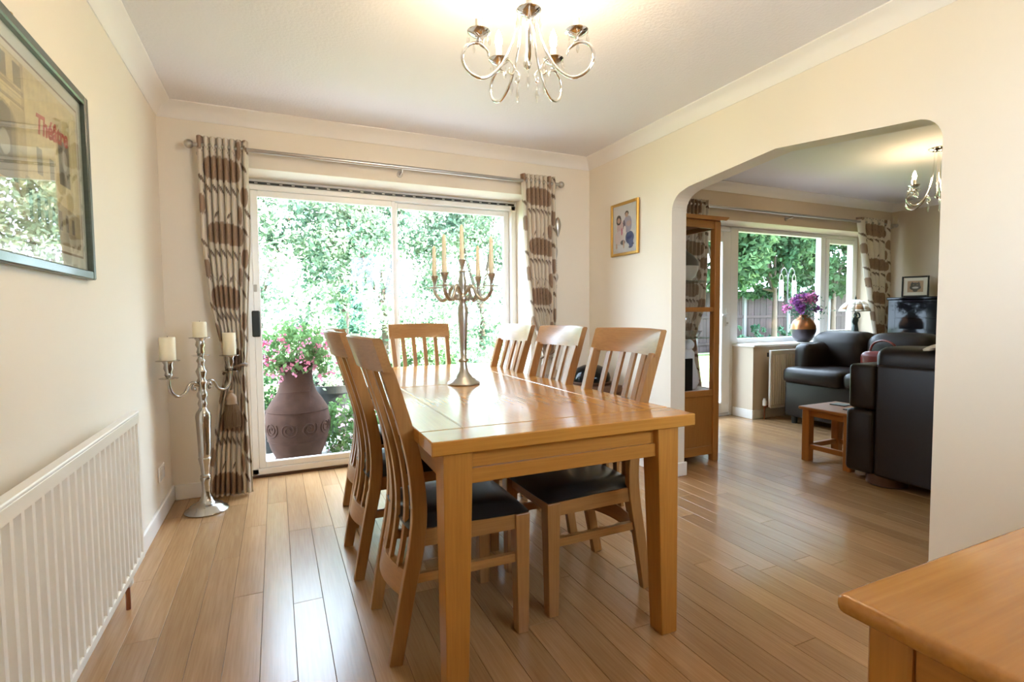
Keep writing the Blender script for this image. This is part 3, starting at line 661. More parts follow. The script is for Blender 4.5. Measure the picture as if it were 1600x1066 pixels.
spots = [((1.0, -1.905, 0), 0, 'slatted oak dining chair nearest the camera on the left side of the table'),
         ((0.972, -1.300, 0), 0, 'slatted oak dining chair in the middle of the left side of the table'),
         ((1.03, -0.735, 0), 0, 'slatted oak dining chair on the left side farthest back, mostly hidden'),
         ((1.893, -1.870, 0), PI, 'slatted oak dining chair nearest the camera on the right side of the table'),
         ((1.90, -1.285, 0), PI, 'slatted oak dining chair in the middle of the right side of the table'),
         ((1.905, -0.705, 0), PI, 'slatted oak dining chair on the right side nearest the patio door'),
         ((1.585, -0.005, 0), -PI / 2, 'slatted oak dining chair at the far end of the table, back to the glass')]
for i, (p, rz, lab) in enumerate(spots):
    o = ch0 if i == 0 else copy_tree(ch0)
    o.location = p; o.rotation_euler = (0, 0, rz); o['label'] = lab; o['category'] = 'chair'; o['group'] = 'slatted oak chairs around the dining table'

# ------------------------------------------------------------------ candelabra on the table
ct = thing('table_candelabra', 'silver five branch candelabra standing on the dining table', 'candelabra', (1.468, -1.237, TZ + 0.0005))
G().lathe([(0.080, 0), (0.083, 0.004), (0.080, 0.012), (0.064, 0.020), (0.062, 0.026), (0.046, 0.034), (0.044, 0.040), (0.026, 0.062), (0.019, 0.095), (0.017, 0.112)], 32).build('foot', M['pewter'], ct, 50)
STEM = [(0.017, 0.112), (0.021, 0.116), (0.021, 0.126), (0.013, 0.132), (0.0145, 0.18), (0.018, 0.28), (0.023, 0.36), (0.021, 0.39), (0.013, 0.412), (0.020, 0.425), (0.022, 0.438), (0.014, 0.450), (0.011, 0.465), (0.015, 0.49), (0.018, 0.52), (0.012, 0.55), (0.012, 0.575)]
G().lathe([(a * 1.22, b) for a, b in STEM], 32, flute=-0.06).build('stem', M['pewter'], ct, 70)
def cup(g, c, s=1.0):
    g.lathe([(0.004 * s, -0.055 * s), (0.033 * s, -0.052 * s), (0.034 * s, -0.049 * s), (0.006 * s, -0.046 * s), (0.007 * s, -0.035 * s), (0.011 * s, -0.02 * s), (0.016 * s, -0.002 * s), (0.020 * s, 0.0), (0.012 * s, 0.0015)], 20, c)
g = G(); cup(g, (0, 0, 0.626), 1.2); g.build('cup', M['pewter'], ct, 50)
CA = [2.276, 2.276 + PI / 2, 2.276 + PI, 2.276 + 1.5 * PI]; CR = 0.165; CZ = 0.551
def rad(a, r, z): return (r * math.cos(a), r * math.sin(a), z)
cand_tops = [(0, 0, 0.626, 0.175)]
for a in CA:
    arm = [(0.012, 0.455), (0.03, 0.475), (0.05, 0.495), (0.068, 0.48), (0.078, 0.455), (0.098, 0.432), (0.125, 0.425), (0.150, 0.445), (CR, 0.475), (CR, CZ - 0.05)]
    g = G().tube(smoothpath([rad(a, r, z) for r, z in arm], 4), 0.0095, 8); 
    g.tube(smoothpath([rad(a, r, z) for r, z in ((0.078, 0.455), (0.068, 0.432), (0.05, 0.428), (0.045, 0.442), (0.055, 0.446))], 4), [0.0075] * 17, 8)
    ao = g.build('arm', M['pewter'], ct, 60)
    g = G(); cup(g, rad(a, CR, CZ), 1.2); g.build('cup', M['pewter'], ao, 50)
    cand_tops.append((CR * math.cos(a), CR * math.sin(a), CZ, {0: 0.155, 1: 0.18, 2: 0.18, 3: 0.165}[CA.index(a)]))
names = ['centre', 'left rear', 'left front', 'right front', 'right rear']
labs = ['tallest ivory taper candle in the middle of the table candelabra', 'ivory taper candle on the leftmost branch of the table candelabra', 'ivory taper candle on the front left branch of the table candelabra', 'ivory taper candle on the rightmost branch of the table candelabra', 'ivory taper candle on the rear right branch of the table candelabra']
for i, (x_, y_, z_, h_) in enumerate(cand_tops):
    t = thing('taper_candle', labs[i], 'candle', (1.468 + x_, -1.237 + y_, TZ + z_ + 0.001), 0, 'taper candles in the table candelabra')
    G().lathe([(0.0125, 0), (0.012, 0.03), (0.009, h_ - 0.015), (0.005, h_ - 0.003), (0.002, h_)], 14).build('wax', M['candle'], t, 50)
    G().tube([(0, 0, h_ - 0.002), (0.001, 0, h_ + 0.007)], 0.0009, 5).build('wick', M['black'], t)

# ------------------------------------------------------------------ floor standing candelabra
fc = thing('floor_candelabra', 'tall turned silver floor candelabra in the corner by the left curtain', 'candelabra', (0.213, -0.285, 0))
G().lathe([(0.112, 0), (0.114, 0.006), (0.108, 0.014), (0.090, 0.024), (0.085, 0.034), (0.060, 0.046), (0.040, 0.058), (0.026, 0.085), (0.020, 0.12), (0.022, 0.17), (0.028, 0.19), (0.024, 0.20)], 36).build('foot', M['silver'], fc, 45)
G().lathe([(0.024, 0.20), (0.027, 0.208), (0.020, 0.216), (0.024, 0.26), (0.034, 0.31), (0.029, 0.316), (0.031, 0.322), (0.031, 0.335), (0.037, 0.50), (0.040, 0.555), (0.036, 0.575), (0.026, 0.59), (0.018, 0.605), (0.026, 0.63), (0.020, 0.645), (0.018, 0.655), (0.028, 0.672), (0.027, 0.69), (0.021, 0.70), (0.021, 0.735), (0.029, 0.755), (0.018, 0.775), (0.023, 0.795), (0.030, 0.815), (0.018, 0.838), (0.016, 0.86), (0.024, 0.875), (0.014, 0.893), (0.016, 0.90)], 30).build('stem', M['silver'], fc, 45)
def dish(g, c, r): g.lathe([(0.006, -0.004), (r, 0.0), (r + 0.002, 0.003), (r - 0.002, 0.004), (0.006, 0.002)], 28, c)
g = G(); dish(g, (0, 0, 0.905), 0.045); g.build('drip_ring', M['silver'], fc, 40)
g = G(); g.lathe([(0.014, 0.905), (0.022, 0.925), (0.016, 0.945), (0.026, 0.965), (0.020, 0.99), (0.030, 1.004)], 20); dish(g, (0, 0, 1.006), 0.056); g.build('candle_plate', M['silver'], fc, 45)
FA = 0.80; FR = 0.195
for s in (-1, 1):
    def fr(r, z): return (s * r * math.cos(FA), s * r * math.sin(FA), z)
    ao = G().tube(smoothpath([fr(r, z) for r, z in ((0.02, 0.735), (0.05, 0.742), (0.058, 0.722), (0.045, 0.714), (0.048, 0.728))], 4), 0.0085, 8).tube(smoothpath([fr(r, z) for r, z in ((0.02, 0.735), (0.05, 0.755), (0.08, 0.745), (0.105, 0.705), (0.145, 0.690), (0.180, 0.715), (FR, 0.76), (FR, 0.80))], 4), 0.0085, 8).build('arm', M['silver'], fc, 60)
    g = G(); dish(g, fr(FR, 0.795), 0.045); g.build('drip_ring', M['silver'], ao, 40)
    g = G(); g.lathe([(0.008, 0.795), (0.020, 0.815), (0.015, 0.83), (0.024, 0.85), (0.020, 0.872), (0.030, 0.888)], 20, (fr(FR, 0)[0], fr(FR, 0)[1], 0)); dish(g, fr(FR, 0.89), 0.056); g.build('candle_plate', M['silver'], ao, 45)
def pillar(label, x_, y_, z_, r_, h_):
    t = thing('pillar_candle', label, 'candle', (x_, y_, z_), 0, 'pillar candles on the floor candelabra')
    G().lathe([(r_, 0), (r_, h_ - 0.004), (r_ - 0.004, h_), (r_ * 0.5, h_ - 0.003), (0.002, h_ - 0.004)], 28).build('wax', M['candle'], t, 45)
    G().tube([(0, 0, h_ - 0.006), (0.002, 0, h_ + 0.006)], 0.0012, 5).build('wick', M['black'], t)
pillar('short ivory pillar candle on the middle plate of the floor candelabra', 0.213, -0.285, 1.0105, 0.036, 0.088)
pillar('tall ivory pillar candle on the left arm of the floor candelabra', 0.213 - FR * math.cos(FA), -0.285 - FR * math.sin(FA), 0.8945, 0.038, 0.125)
pillar('ivory pillar candle on the right arm of the floor candelabra, before the curtain', 0.213 + FR * math.cos(FA), -0.285 + FR * math.sin(FA), 0.8945, 0.036, 0.135)

# ------------------------------------------------------------------ chandeliers
M['bulb_dim'] = emit('lit_bulb_dim', (1.0, 0.72, 0.42), BULB * 0.45)
def chandelier(label, cx, cy, phi, R=0.18, bulb='bulb'):
    t = thing('chandelier', label, 'chandelier', (cx, cy, H)); zc = -0.30
    G().lathe([(0.004, -0.028), (0.03, -0.026), (0.055, -0.014), (0.062, -0.006), (0.062, -0.0005), (0.004, -0.0005)], 28).build('ceiling_plate', M['chrome'], t, 45)
    G().lathe([(0.002, -0.395), (0.012, -0.385), (0.016, -0.37), (0.006, -0.35), (0.006, -0.028)], 14).build('stem', M['chrome'], t, 50)
    for k in range(5):
        a = phi - k * 2 * PI / 5
        def P(r, z): return (r * math.cos(a), r * math.sin(a), z)
        path = [(0.028, -0.02), (0.030, -0.12), (0.040, -0.22), (0.062, -0.32), (0.098, -0.39), (0.140, -0.432), (0.180, -0.445), (0.222, -0.425), (0.240, -0.385), (0.226, -0.345), (0.188, -0.327), (0.152, -0.345), (0.146, -0.368)]
        pth = smoothpath([P(*q) for q in path], 4)
        rr = [0.0042 + 0.0018 * min(1, i / 24) for i in range(len(pth))]; rr[-6:] = [0.005, 0.0045, 0.004, 0.0035, 0.003, 0.002]
        arm = G().tube(pth, rr, 8).build('arm', M['chrome'], t, 60)
        sc_ = smoothpath([P(*q) for q in ((0.080, -0.365), (0.062, -0.375), (0.048, -0.398), (0.058, -0.418), (0.072, -0.408), (0.068, -0.395))], 4)
        G().tube(sc_, 0.0026, 6).build('scroll', M['chrome'], t, 60)
        G().lathe([(0.004, -0.022), (0.010, -0.020), (0.006, -0.010), (0.028, 0.0), (0.040, 0.010), (0.041, 0.012), (0.036, 0.010), (0.012, 0.004)], 22, P(R, zc)).build('drip_cup', M['chrome'], arm, 45)
        G().lathe([(0.0115, 0.003), (0.0115, 0.055), (0.009, 0.057)], 14, P(R, zc)).build('candle_tube', M['tube'], arm, 45)
        G().lathe([(0.008, 0.057), (0.0125, 0.068), (0.0145, 0.082), (0.012, 0.100), (0.006, 0.117), (0.001, 0.126)], 12, P(R, zc)).build('bulb', M[bulb], arm, 60)
        for (dr, da, z0, L_) in ((0.038, 0.0, zc + 0.006, 0.042), (-0.03, 0.14, zc + 0.004, 0.034), (0.0, 0.2, zc, 0.034), (0.012, -0.2, zc, 0.034)):
            r_ = R + dr; c = (r_ * math.cos(a + da), r_ * math.sin(a + da), z0)
            G().lathe([(0.0006, 0), (0.003, -0.006), (0.0012, -0.012), (0.0045, -0.020), (0.0065, -0.012 - L_ * 0.55), (0.003, -0.012 - L_ * 0.9), (0.0006, -0.012 - L_)], 8, c).build('crystal', M['crystal'], arm)
        c = P(0.062, -0.418)
        G().lathe([(0.0006, 0), (0.0035, -0.008), (0.0012, -0.016), (0.005, -0.026), (0.0075, -0.05), (0.003, -0.066), (0.0006, -0.072)], 8, c).build('crystal', M['crystal'], arm)
    return t
chandelier('lit chrome five arm chandelier with crystal drops above the dining table', 1.463, -1.997, -2.0)
chandelier('lit chrome chandelier with crystal drops in the living room, partly behind the wall', 5.385, -1.36, math.radians(155), 0.18, 'bulb_dim')

# ------------------------------------------------------------------ pictures
def pnoise(u, v, s, seed):
    r = np.random.default_rng(seed); o = np.zeros_like(u)
    for k in range(6):
        a, b, p = r.uniform(-1, 1), r.uniform(-1, 1), r.uniform(0, 6); n = math.hypot(a, b) + 1e-6; f = s * (1 + 0.6 * k)
        o += np.sin((a * u + b * v) / n * f + p) / (1 + 0.4 * k)
    return o / 3
def picture(name, label, cat, w, h, fw, fd, fmat, paint, nu=90, nv=120, mounts=()):
    # local: hangs on plane y=0 facing -y; x 0..w, z 0..h
    t = thing(name, label, cat)
    for (x0, x1, z0, z1) in ((0, fw, 0, h), (w - fw, w, 0, h)): G().box(x0, x1, -fd, -0.001, z0, z1, 0.004).build('frame_side', fmat, t)
    for (z0, z1) in ((0, fw), (h - fw, h)): G().box(fw, w - fw, -fd, -0.001, z0, z1, 0.004).build('frame_rail', fmat, t)
    G().box(fw * 0.8, w - fw * 0.8, -0.008, -0.001, fw * 0.8, h - fw * 0.8).build('backing', M['black'], t)
    m = 0; y = -0.0085
    for (wid, mat_) in mounts:
        G().box(fw * 0.9 + m, w - fw * 0.9 - m, y, y + 0.0012, fw * 0.9 + m, h - fw * 0.9 - m).build('mount', mat_, t); m += wid; y -= 0.0006
    x0, x1, z0, z1 = fw * 0.9 + m, w - fw * 0.9 - m, fw * 0.9 + m, h - fw * 0.9 - m
    U, V = np.meshgrid(np.linspace(0, 1, nu), np.linspace(0, 1, nv)); col = paint(U, V)
    P = np.stack([x0 + U * (x1 - x0), np.full_like(U, y - 0.0004), z0 + V * (z1 - z0)], -1).reshape(-1, 3)
    pr = G().grid([tuple(p) for p in P], nu, nv).build('print', M['print'], t, cols=col.reshape(-1, 3))
    G().box(fw * 0.9, w - fw * 0.9, -0.0145, -0.0125, fw * 0.9, h - fw * 0.9).build('glass', M['picglass'], t)
    return t, (x0, x1, z0, z1, y - 0.0006)
def paint_theatre(U, V):
    # u=1 is the end near the patio door
    base = np.array((0.66, 0.57, 0.30)); col = np.tile(base, U.shape + (1,)); n = pnoise(U, V, 40, 3) * 0.06 + pnoise(U, V, 160, 4) * 0.04
    col *= (1 + n[..., None] * 2)
    def rect(u0, u1, v0, v1, c, a=1.0):
        m = (U > u0) & (U < u1) & (V > v0) & (V < v1); col[m] = col[m] * (1 - a) + np.array(c) * a
    m = (U < 0.50) & (np.abs(np.sin(V * 60)) < 0.12); col[m] *= 0.72
    rect(0, 0.52, 0.80, 0.83, (0.24, 0.19, 0.10), 0.6); rect(0, 0.52, 0.73, 0.745, (0.26, 0.2, 0.1), 0.6)
    for u0 in (0.02, 0.13, 0.24, 0.35, 0.45): rect(u0, u0 + 0.055, 0.84, 0.97, (0.13, 0.12, 0.08), 0.75)
    for uc in (0.16, 0.37):
        for (k, c, a) in ((1.18, (0.36, 0.29, 0.14), 0.8), (1.0, (0.12, 0.12, 0.085), 0.85)):
            m = ((np.abs(U - uc) < 0.075 * k) & (V < 0.60) & (V > 0.27)) | ((((U - uc) / (0.075 * k)) ** 2 + ((V - 0.60) / (0.085 * k)) ** 2) < 1); col[m] = col[m] * (1 - a) + np.array(c) * a
        m = (((U - uc) / 0.035) ** 2 + ((V - 0.47) / 0.07) ** 2) < 1; col[m] = (0.42, 0.42, 0.32)
        rect(uc - 0.05, uc + 0.05, 0.28, 0.40, (0.26, 0.26, 0.2), 0.7)
    rect(0.50, 0.525, 0.2, 1, (0.24, 0.18, 0.09), 0.45); rect(0.42, 0.5, 0.30, 0.72, (0.36, 0.29, 0.14), 0.5)
    rect(0.60, 0.645, 0.40, 0.57, (0.16, 0.15, 0.1), 0.8); rect(0.71, 0.75, 0.40, 0.55, (0.16, 0.15, 0.1), 0.8)
    rect(0.80, 0.91, 0.42, 0.73, (0.08, 0.09, 0.08), 0.85)
    m = (((U - 0.86) / 0.03) ** 2 + ((V - 0.60) / 0.07) ** 2) < 1; col[m] = (0.38, 0.36, 0.28)
    lim = 0.36 - 0.22 * (U - 0.45); m = (V < lim) & (U > 0.50); col[m] = col[m] * 0.45 + np.array((0.16, 0.13, 0.07)) * 0.55
    m = (V < 0.26) & (U <= 0.50); col[m] = col[m] * 0.5 + np.array((0.2, 0.16, 0.08)) * 0.5
    for k in range(7):
        uc = 0.53 + 0.065 * k; m = (np.abs(U - uc) < 0.014) & (V < 0.28 - 0.012 * k) & (V > 0.10); col[m] = (0.10, 0.085, 0.05)
    rect(0, 1, 0, 0.09, (0.22, 0.18, 0.1), 0.6)
    return np.clip(col, 0.02, 1)
PW, PH = 1.02, 0.64
t, ex = picture('theatre_print', 'large framed sepia street print with red lettering on the left wall', 'picture', PW, PH, 0.030, 0.026, M['greenframe'], paint_theatre, 220, 150,
                ((0.042, M['mount']), (0.007, plain('brown_mount_line', (0.20, 0.14, 0.08), 0.8)), (0.018, plain('ivory_mount', (0.72, 0.68, 0.52), 0.8))))
t.location = (0.0, -1.375 - PW, 1.262); t.rotation_euler = (0, 0, PI / 2)
fcv = bpy.data.curves.new('lettering', 'FONT'); fcv.body = 'Théâtre'; fcv.size = 0.078; fcv.shear = 0.3; fcv.extrude = 0.0002; fcv.offset = 0.0022
_fo = bpy.data.objects.new('lettering', fcv); C.objects.link(_fo); bpy.context.view_layer.update()
lme = bpy.data.meshes.new_from_object(_fo.evaluated_get(bpy.context.evaluated_depsgraph_get())); bpy.data.objects.remove(_fo); bpy.data.curves.remove(fcv)
lme.materials.clear(); lme.materials.append(plain('red_print_ink', (0.50, 0.05, 0.03), 0.7))
fo = bpy.data.objects.new('lettering', lme); C.objects.link(fo); fo.parent = t
fo.location = (ex[0] + 0.60 * (ex[1] - ex[0]), ex[4] - 0.0004, ex[2] + 0.655 * (ex[3] - ex[2])); fo.rotation_euler = (PI / 2, -math.radians(6), 0)
G().ball((PW * 0.47, -0.008, PH + 0.012), 0.007, 8, 6).build('hanging_hook', M['gold'], t, 60)
def paint_family(U, V):
    col = np.tile(np.array((0.66, 0.66, 0.66)), U.shape + (1,)) * (0.92 + 0.1 * V[..., None])
    def e(cu, cv, a, b, c, p=2.0):
        m = (np.abs((U - cu) / a) ** p + np.abs((V - cv) / b) ** p) < 1; col[m] = c
    skin = (0.52, 0.34, 0.26); hair = (0.035, 0.02, 0.018)
    e(0.36, 0.20, 0.30, 0.03, (0.55, 0.56, 0.6))
    e(0.70, 0.30, 0.17, 0.13, (0.05, 0.075, 0.20)); e(0.76, 0.18, 0.09, 0.10, (0.06, 0.09, 0.22)); e(0.62, 0.58, 0.16, 0.17, (0.36, 0.33, 0.43), 2.5); e(0.47, 0.58, 0.05, 0.10, (0.10, 0.08, 0.14))
    e(0.66, 0.59, 0.10, 0.06, (0.5, 0.36, 0.34)); e(0.58, 0.80, 0.075, 0.060, hair); e(0.58, 0.775, 0.062, 0.05, skin); e(0.72, 0.10, 0.06, 0.02, (0.04, 0.05, 0.12)); e(0.82, 0.16, 0.05, 0.02, (0.04, 0.05, 0.12))
    e(0.30, 0.55, 0.13, 0.16, (0.60, 0.44, 0.44), 2.4); e(0.28, 0.33, 0.20, 0.14, (0.66, 0.56, 0.55), 2.4); e(0.25, 0.70, 0.10, 0.10, hair, 2.5); e(0.25, 0.69, 0.065, 0.055, skin); e(0.38, 0.45, 0.03, 0.08, (0.55, 0.14, 0.22))
    e(0.42, 0.22, 0.10, 0.05, (0.09, 0.08, 0.10)); e(0.16, 0.16, 0.03, 0.06, skin); e(0.46, 0.18, 0.03, 0.09, skin); e(0.50, 0.48, 0.05, 0.08, (0.72, 0.68, 0.66))
    return np.clip(col, 0.01, 1)
t, _ = picture('family_photo', 'gold framed photograph of two seated people on the cream right wall', 'picture', 0.335, 0.40, 0.022, 0.02, M['gold'], paint_family, 90, 110)
t.location = (WX, -0.33, 1.562); t.rotation_euler = (0, 0, -PI / 2)
def paint_cat(U, V):
    col = np.tile(np.array((0.34, 0.20, 0.11)), U.shape + (1,)) * (1 + 0.12 * pnoise(U, V, 30, 9)[..., None])
    def e(cu, cv, a, b, c):
        m = (((U - cu) / a) ** 2 + ((V - cv) / b) ** 2) < 1; col[m] = c
    k = (0.02, 0.018, 0.018); e(0.5, 0.42, 0.36, 0.26, k); e(0.5, 0.62, 0.30, 0.22, k)
    for s in (-1, 1):
        m = (V > 0.70) & (V < 0.70 + 0.24 * (1 - np.abs(U - 0.5 - s * 0.2) / 0.11)); col[m] = k
        e(0.5 + s * 0.12, 0.64, 0.035, 0.03, (0.35, 0.32, 0.08))
    e(0.5, 0.40, 0.20, 0.09, (0.45, 0.42, 0.4)); e(0.5, 0.54, 0.03, 0.02, (0.2, 0.1, 0.1)); e(0.5, 0.14, 0.16, 0.12, k)
    return np.clip(col, 0.01, 1)
t, _ = picture('cat_print', 'small black framed cat picture standing on the piano', 'picture', 0.25, 0.235, 0.017, 0.018, M['black'], paint_cat, 60, 60, ((0.038, plain('cream_mount', (0.62, 0.56, 0.46), 0.8)),))
t.location = (7.16, -0.17, 1.2785); t.rotation_euler = (math.radians(-4), 0, -PI / 2 + 0.32)

# ------------------------------------------------------------------ sideboard near the camera
SZ = 0.80; sx0, sx1, sy0, sy1 = 1.193, 2.70, -3.84, -3.328
sb = thing('sideboard', 'honey oak sideboard with rounded top edge at the bottom right corner', 'sideboard', (sx0, sy0, 0))
w_, d_ = sx1 - sx0, sy1 - sy0
G().rbox(0, w_, 0, d_, SZ - 0.024, SZ, 0.010, 4).build('top', M['topx'], sb, 50)
for xx in (0.028, w_ - 0.028 - 0.055):
    for yy in (0.022, d_ - 0.022 - 0.045): G().box(xx, xx + 0.055, yy, yy + 0.045, 0, SZ - 0.0245, 0.003).build('post', M['oakz'], sb)
for xx in (0.040, w_ - 0.052):
    G().box(xx, xx + 0.014, 0.067, d_ - 0.067, 0.10, SZ - 0.075, 0.001).build('end_panel', M['oakz'], sb)
    G().box(xx - 0.006, xx + 0.016, 0.067, d_ - 0.067, SZ - 0.075, SZ - 0.0245, 0.002).build('end_rail', M['oaky'], sb); G().box(xx - 0.006, xx + 0.016, 0.067, d_ - 0.067, 0.06, 0.10, 0.002).build('end_rail', M['oaky'], sb)
G().box(0.083, w_ - 0.083, 0.03, 0.045, 0.06, SZ - 0.0245).build('back_panel', M['oakx'], sb)
G().box(0.05, w_ - 0.05, 0.045, d_ - 0.05, 0.06, 0.085).build('bottom_panel', M['oakx'], sb)
for i in range(3):
    x0 = 0.088 + i * (w_ - 0.176) / 3; x1 = x0 + (w_ - 0.176) / 3 - 0.006
    o = G().box(x0, x1, d_ - 0.048, d_ - 0.028, 0.60, SZ - 0.03, 0.002).build('drawer', M['oakx'], sb); G().ball(((x0 + x1) / 2, d_ - 0.018, 0.68), 0.013, 10, 8).build('knob', M['steel'], o, 60)
    o = G().box(x0, x1, d_ - 0.048, d_ - 0.028, 0.095, 0.594, 0.002).build('door', M['oakz'], sb); G().ball((x1 - 0.04, d_ - 0.018, 0.42), 0.013, 10, 8).build('knob', M['steel'], o, 60)

# ------------------------------------------------------------------ dark box and black domed thing in the corner
t = thing('corner_stand', 'dark wooden stand in the right corner behind the chairs', 'stand', (2.845, -0.30, 0))
G().box(-0.16, 0.16, -0.20, 0.16, 0.52, 0.575, 0.004).build('top', M['brownwood'], t); 
for sx in (-1, 1):
    for sy in (-1, 1): G().box(sx * 0.14 - 0.018, sx * 0.14 + 0.018, -0.02 + sy * 0.16 - 0.018, -0.02 + sy * 0.16 + 0.018, 0, 0.52, 0.002).build('leg', M['brownwood'], t)
G().box(-0.13, 0.13, -0.16, 0.12, 0.20, 0.218).build('shelf', M['brownwood'], t)
t = thing('domed_appliance', 'glossy black domed appliance on the dark corner stand', 'appliance', (2.845, -0.31, 0.5755))
G().lathe([(0.150, 0), (0.155, 0.006), (0.155, 0.02), (0.148, 0.024)], 32).build('base', M['brownwood'], t, 45)
G().lathe([(0.146, 0.024), (0.150, 0.05), (0.140, 0.085), (0.108, 0.125), (0.060, 0.146), (0.002, 0.152)], 32).build('dome', M['piano'], t, 45)
G().lathe([(0.006, 0.150), (0.006, 0.162), (0.012, 0.166), (0.012, 0.174), (0.002, 0.178)], 12).build('knob', M['steel'], t, 45)

# ------------------------------------------------------------------ display cabinet in the living room
kx0, kx1, ky0, ky1 = 3.185, 3.645, -0.835, -0.16
kb = thing('display_cabinet', 'tall oak display cabinet with glass sides just beyond the arch', 'cabinet', (kx0, ky0, 0))
kw, kd = kx1 - kx0, ky1 - ky0; KZ = 1.80
for xx in (0, kw - 0.055):
    for yy in (0, kd - 0.05): G().box(xx, xx + 0.055, yy, yy + 0.05, 0, KZ, 0.003).build('post', M['cabz'], kb)
G().prism([(-0.01, KZ), (kw + 0.015, KZ), (kw + 0.045, KZ + 0.022), (kw + 0.045, KZ + 0.028), (-0.01, KZ + 0.028)], 'y', -0.035, kd + 0.03).build('cornice', M['cabx'], kb)
for yy in (0.008, kd - 0.03):
    for (z0, z1, nm) in ((KZ - 0.055, KZ, 'top_rail'), (1.13, 1.165, 'middle_rail'), (0.50, 0.545, 'lower_rail'), (0.055, 0.12, 'bottom_rail')): G().box(0.055, kw - 0.055, yy, yy + 0.022, z0, z1, 0.002).build(nm, M['cabx'], kb)
    G().box(0.055, kw - 0.055, yy + 0.008, yy + 0.018, 0.12, 0.50).build('lower_panel', M['cabz'], kb)
    for (z0, z1) in ((0.545, 1.13), (1.165, KZ - 0.055)): G().box(0.055, kw - 0.055, yy + 0.009, yy + 0.013, z0, z1).build('pane', M['glass'], kb)
for (z0, z1) in ((KZ - 0.055, KZ), (0.50, 0.545), (0.055, 0.12)): G().box(kw - 0.03, kw - 0.008, 0.05, kd - 0.05, z0, z1, 0.002).build('front_rail', M['caby'], kb)
G().box(kw - 0.024, kw - 0.014, 0.05, kd - 0.05, 0.12, 0.50).build('lower_door', M['cabz'], kb); G().box(kw - 0.021, kw - 0.017, 0.05, kd - 0.05, 0.545, KZ - 0.055).build('pane', M['glass'], kb)
G().box(0.005, 0.015, 0.05, kd - 0.05, 0.055, KZ).build('back_panel', M['cabz'], kb)
G().box(0.02, kw - 0.03, 0.03, kd - 0.03, KZ - 0.02, KZ - 0.001).build('top_panel', M['cabx'], kb); G().box(0.02, kw - 0.03, 0.03, kd - 0.03, 0.52, 0.543).build('floor_panel', M['cabx'], kb)
for zz in (0.93, 1.355): G().box(0.02, kw - 0.03, 0.035, kd - 0.035, zz, zz + 0.007).build('glass_shelf', M['shelfglass'], kb)
t = thing('bottle_vase', 'brown and cream teardrop vase on the top shelf of the display cabinet', 'vase', (kx0 + 0.24, ky0 + 0.155, 1.3625))
M['vase2'] = plain('brown_stoneware', (0.05, 0.04, 0.035), 0.35)
G().lathe([(0.05, 0), (0.085, 0.03), (0.108, 0.08), (0.112, 0.11)], 28).build('cream_glaze', plain('cream_glaze', (0.5, 0.44, 0.34), 0.35), t, 60)
G().lathe([(0.112, 0.11), (0.105, 0.15), (0.075, 0.19), (0.035, 0.22), (0.016, 0.25), (0.011, 0.30), (0.013, 0.31)], 28).build('dark_glaze', M['vase2'], t, 60)
t = thing('glass_goblet', 'clear glass goblet on the middle cabinet shelf', 'goblet', (kx0 + 0.22, ky0 + 0.11, 0.9375))
G().lathe([(0.035, 0), (0.035, 0.003), (0.005, 0.008), (0.005, 0.06), (0.03, 0.085), (0.038, 0.12), (0.034, 0.15)], 20, cap=False).build('bowl', M['crystal'], t, 50)
t = thing('glass_dish', 'small cut glass dish on the middle cabinet shelf', 'dish', (kx0 + 0.31, ky0 + 0.12, 0.9375))
G().lathe([(0.03, 0), (0.045, 0.012), (0.062, 0.045), (0.066, 0.05), (0.058, 0.046), (0.03, 0.01)], 18, cap=False, flute=0.05).build('bowl', M['crystal'], t, 30)
t = thing('white_figurine', 'white porcelain figurine in the bottom of the display cabinet', 'figurine', (kx0 + 0.30, ky0 + 0.16, 0.5435))
G().lathe([(0.06, 0), (0.085, 0.05), (0.07, 0.14), (0.045, 0.22), (0.05, 0.27), (0.03, 0.30)], 20).build('body', M['white'], t, 60); G().ball((0.01, 0, 0.335), 0.04, 14, 10).build('head', M['white'], t, 60)
t = thing('black_frame', 'dark upright framed panel leaning in the display cabinet', 'frame', (kx0 + 0.185, ky0 + 0.05, 0.5435))
G().box(-0.07, 0.06, 0, 0.012, 0, 0.24, 0.002).build('frame_body', M['black'], t)

# ------------------------------------------------------------------ sofas
def sofa_base(name, label, loc, rz, length, parts):
    t = thing(name, label, 'sofa', loc, rz, 'dark leather sofas in the living room'); return t
s1 = sofa_base('leather_sofa', 'dark brown leather sofa below the window, red bag on it', (5.27, -0.20, 0), 0, 0, 0)
# local: seat front at x=0 facing -x, y from 0 down to -1.9
G().rbox(0.02, 0.86, -1.20, 0.08, 0.07, 0.44, 0.03, 3).build('base', M['sofa'], s1, 50)
G().rbox(0.16, 0.80, -0.09, 0.10, 0.38, 0.80, 0.07, 4, 0.012).build('arm', M['sofa'], s1, 60)
G().rbox(0.06, 0.80, -1.22, -0.97, 0.38, 0.79, 0.07, 4, 0.012).build('arm', M['sofa'], s1, 60)
G().rbox(-0.02, 0.60, -0.52, 0.085, 0.41, 0.565, 0.055, 4, 0.015).build('seat_cushion', M['sofa'], s1, 60)
G().rbox(-0.02, 0.60, -0.96, -0.525, 0.41, 0.565, 0.055, 4, 0.015).build('seat_cushion', M['sofa'], s1, 60)
G().rbox(0.46, 0.80, -0.42, 0.13, 0.50, 0.905, 0.10, 4, 0.02).build('back_cushion', M['sofa'], s1, 60)
G().rbox(0.46, 0.80, -0.97, -0.425, 0.50, 0.905, 0.10, 4, 0.02).build('back_cushion', M['sofa'], s1, 60)
G().rbox(0.70, 0.90, -1.18, 0.10, 0.30, 0.84, 0.05, 3).build('back_frame', M['sofa'], s1, 60)
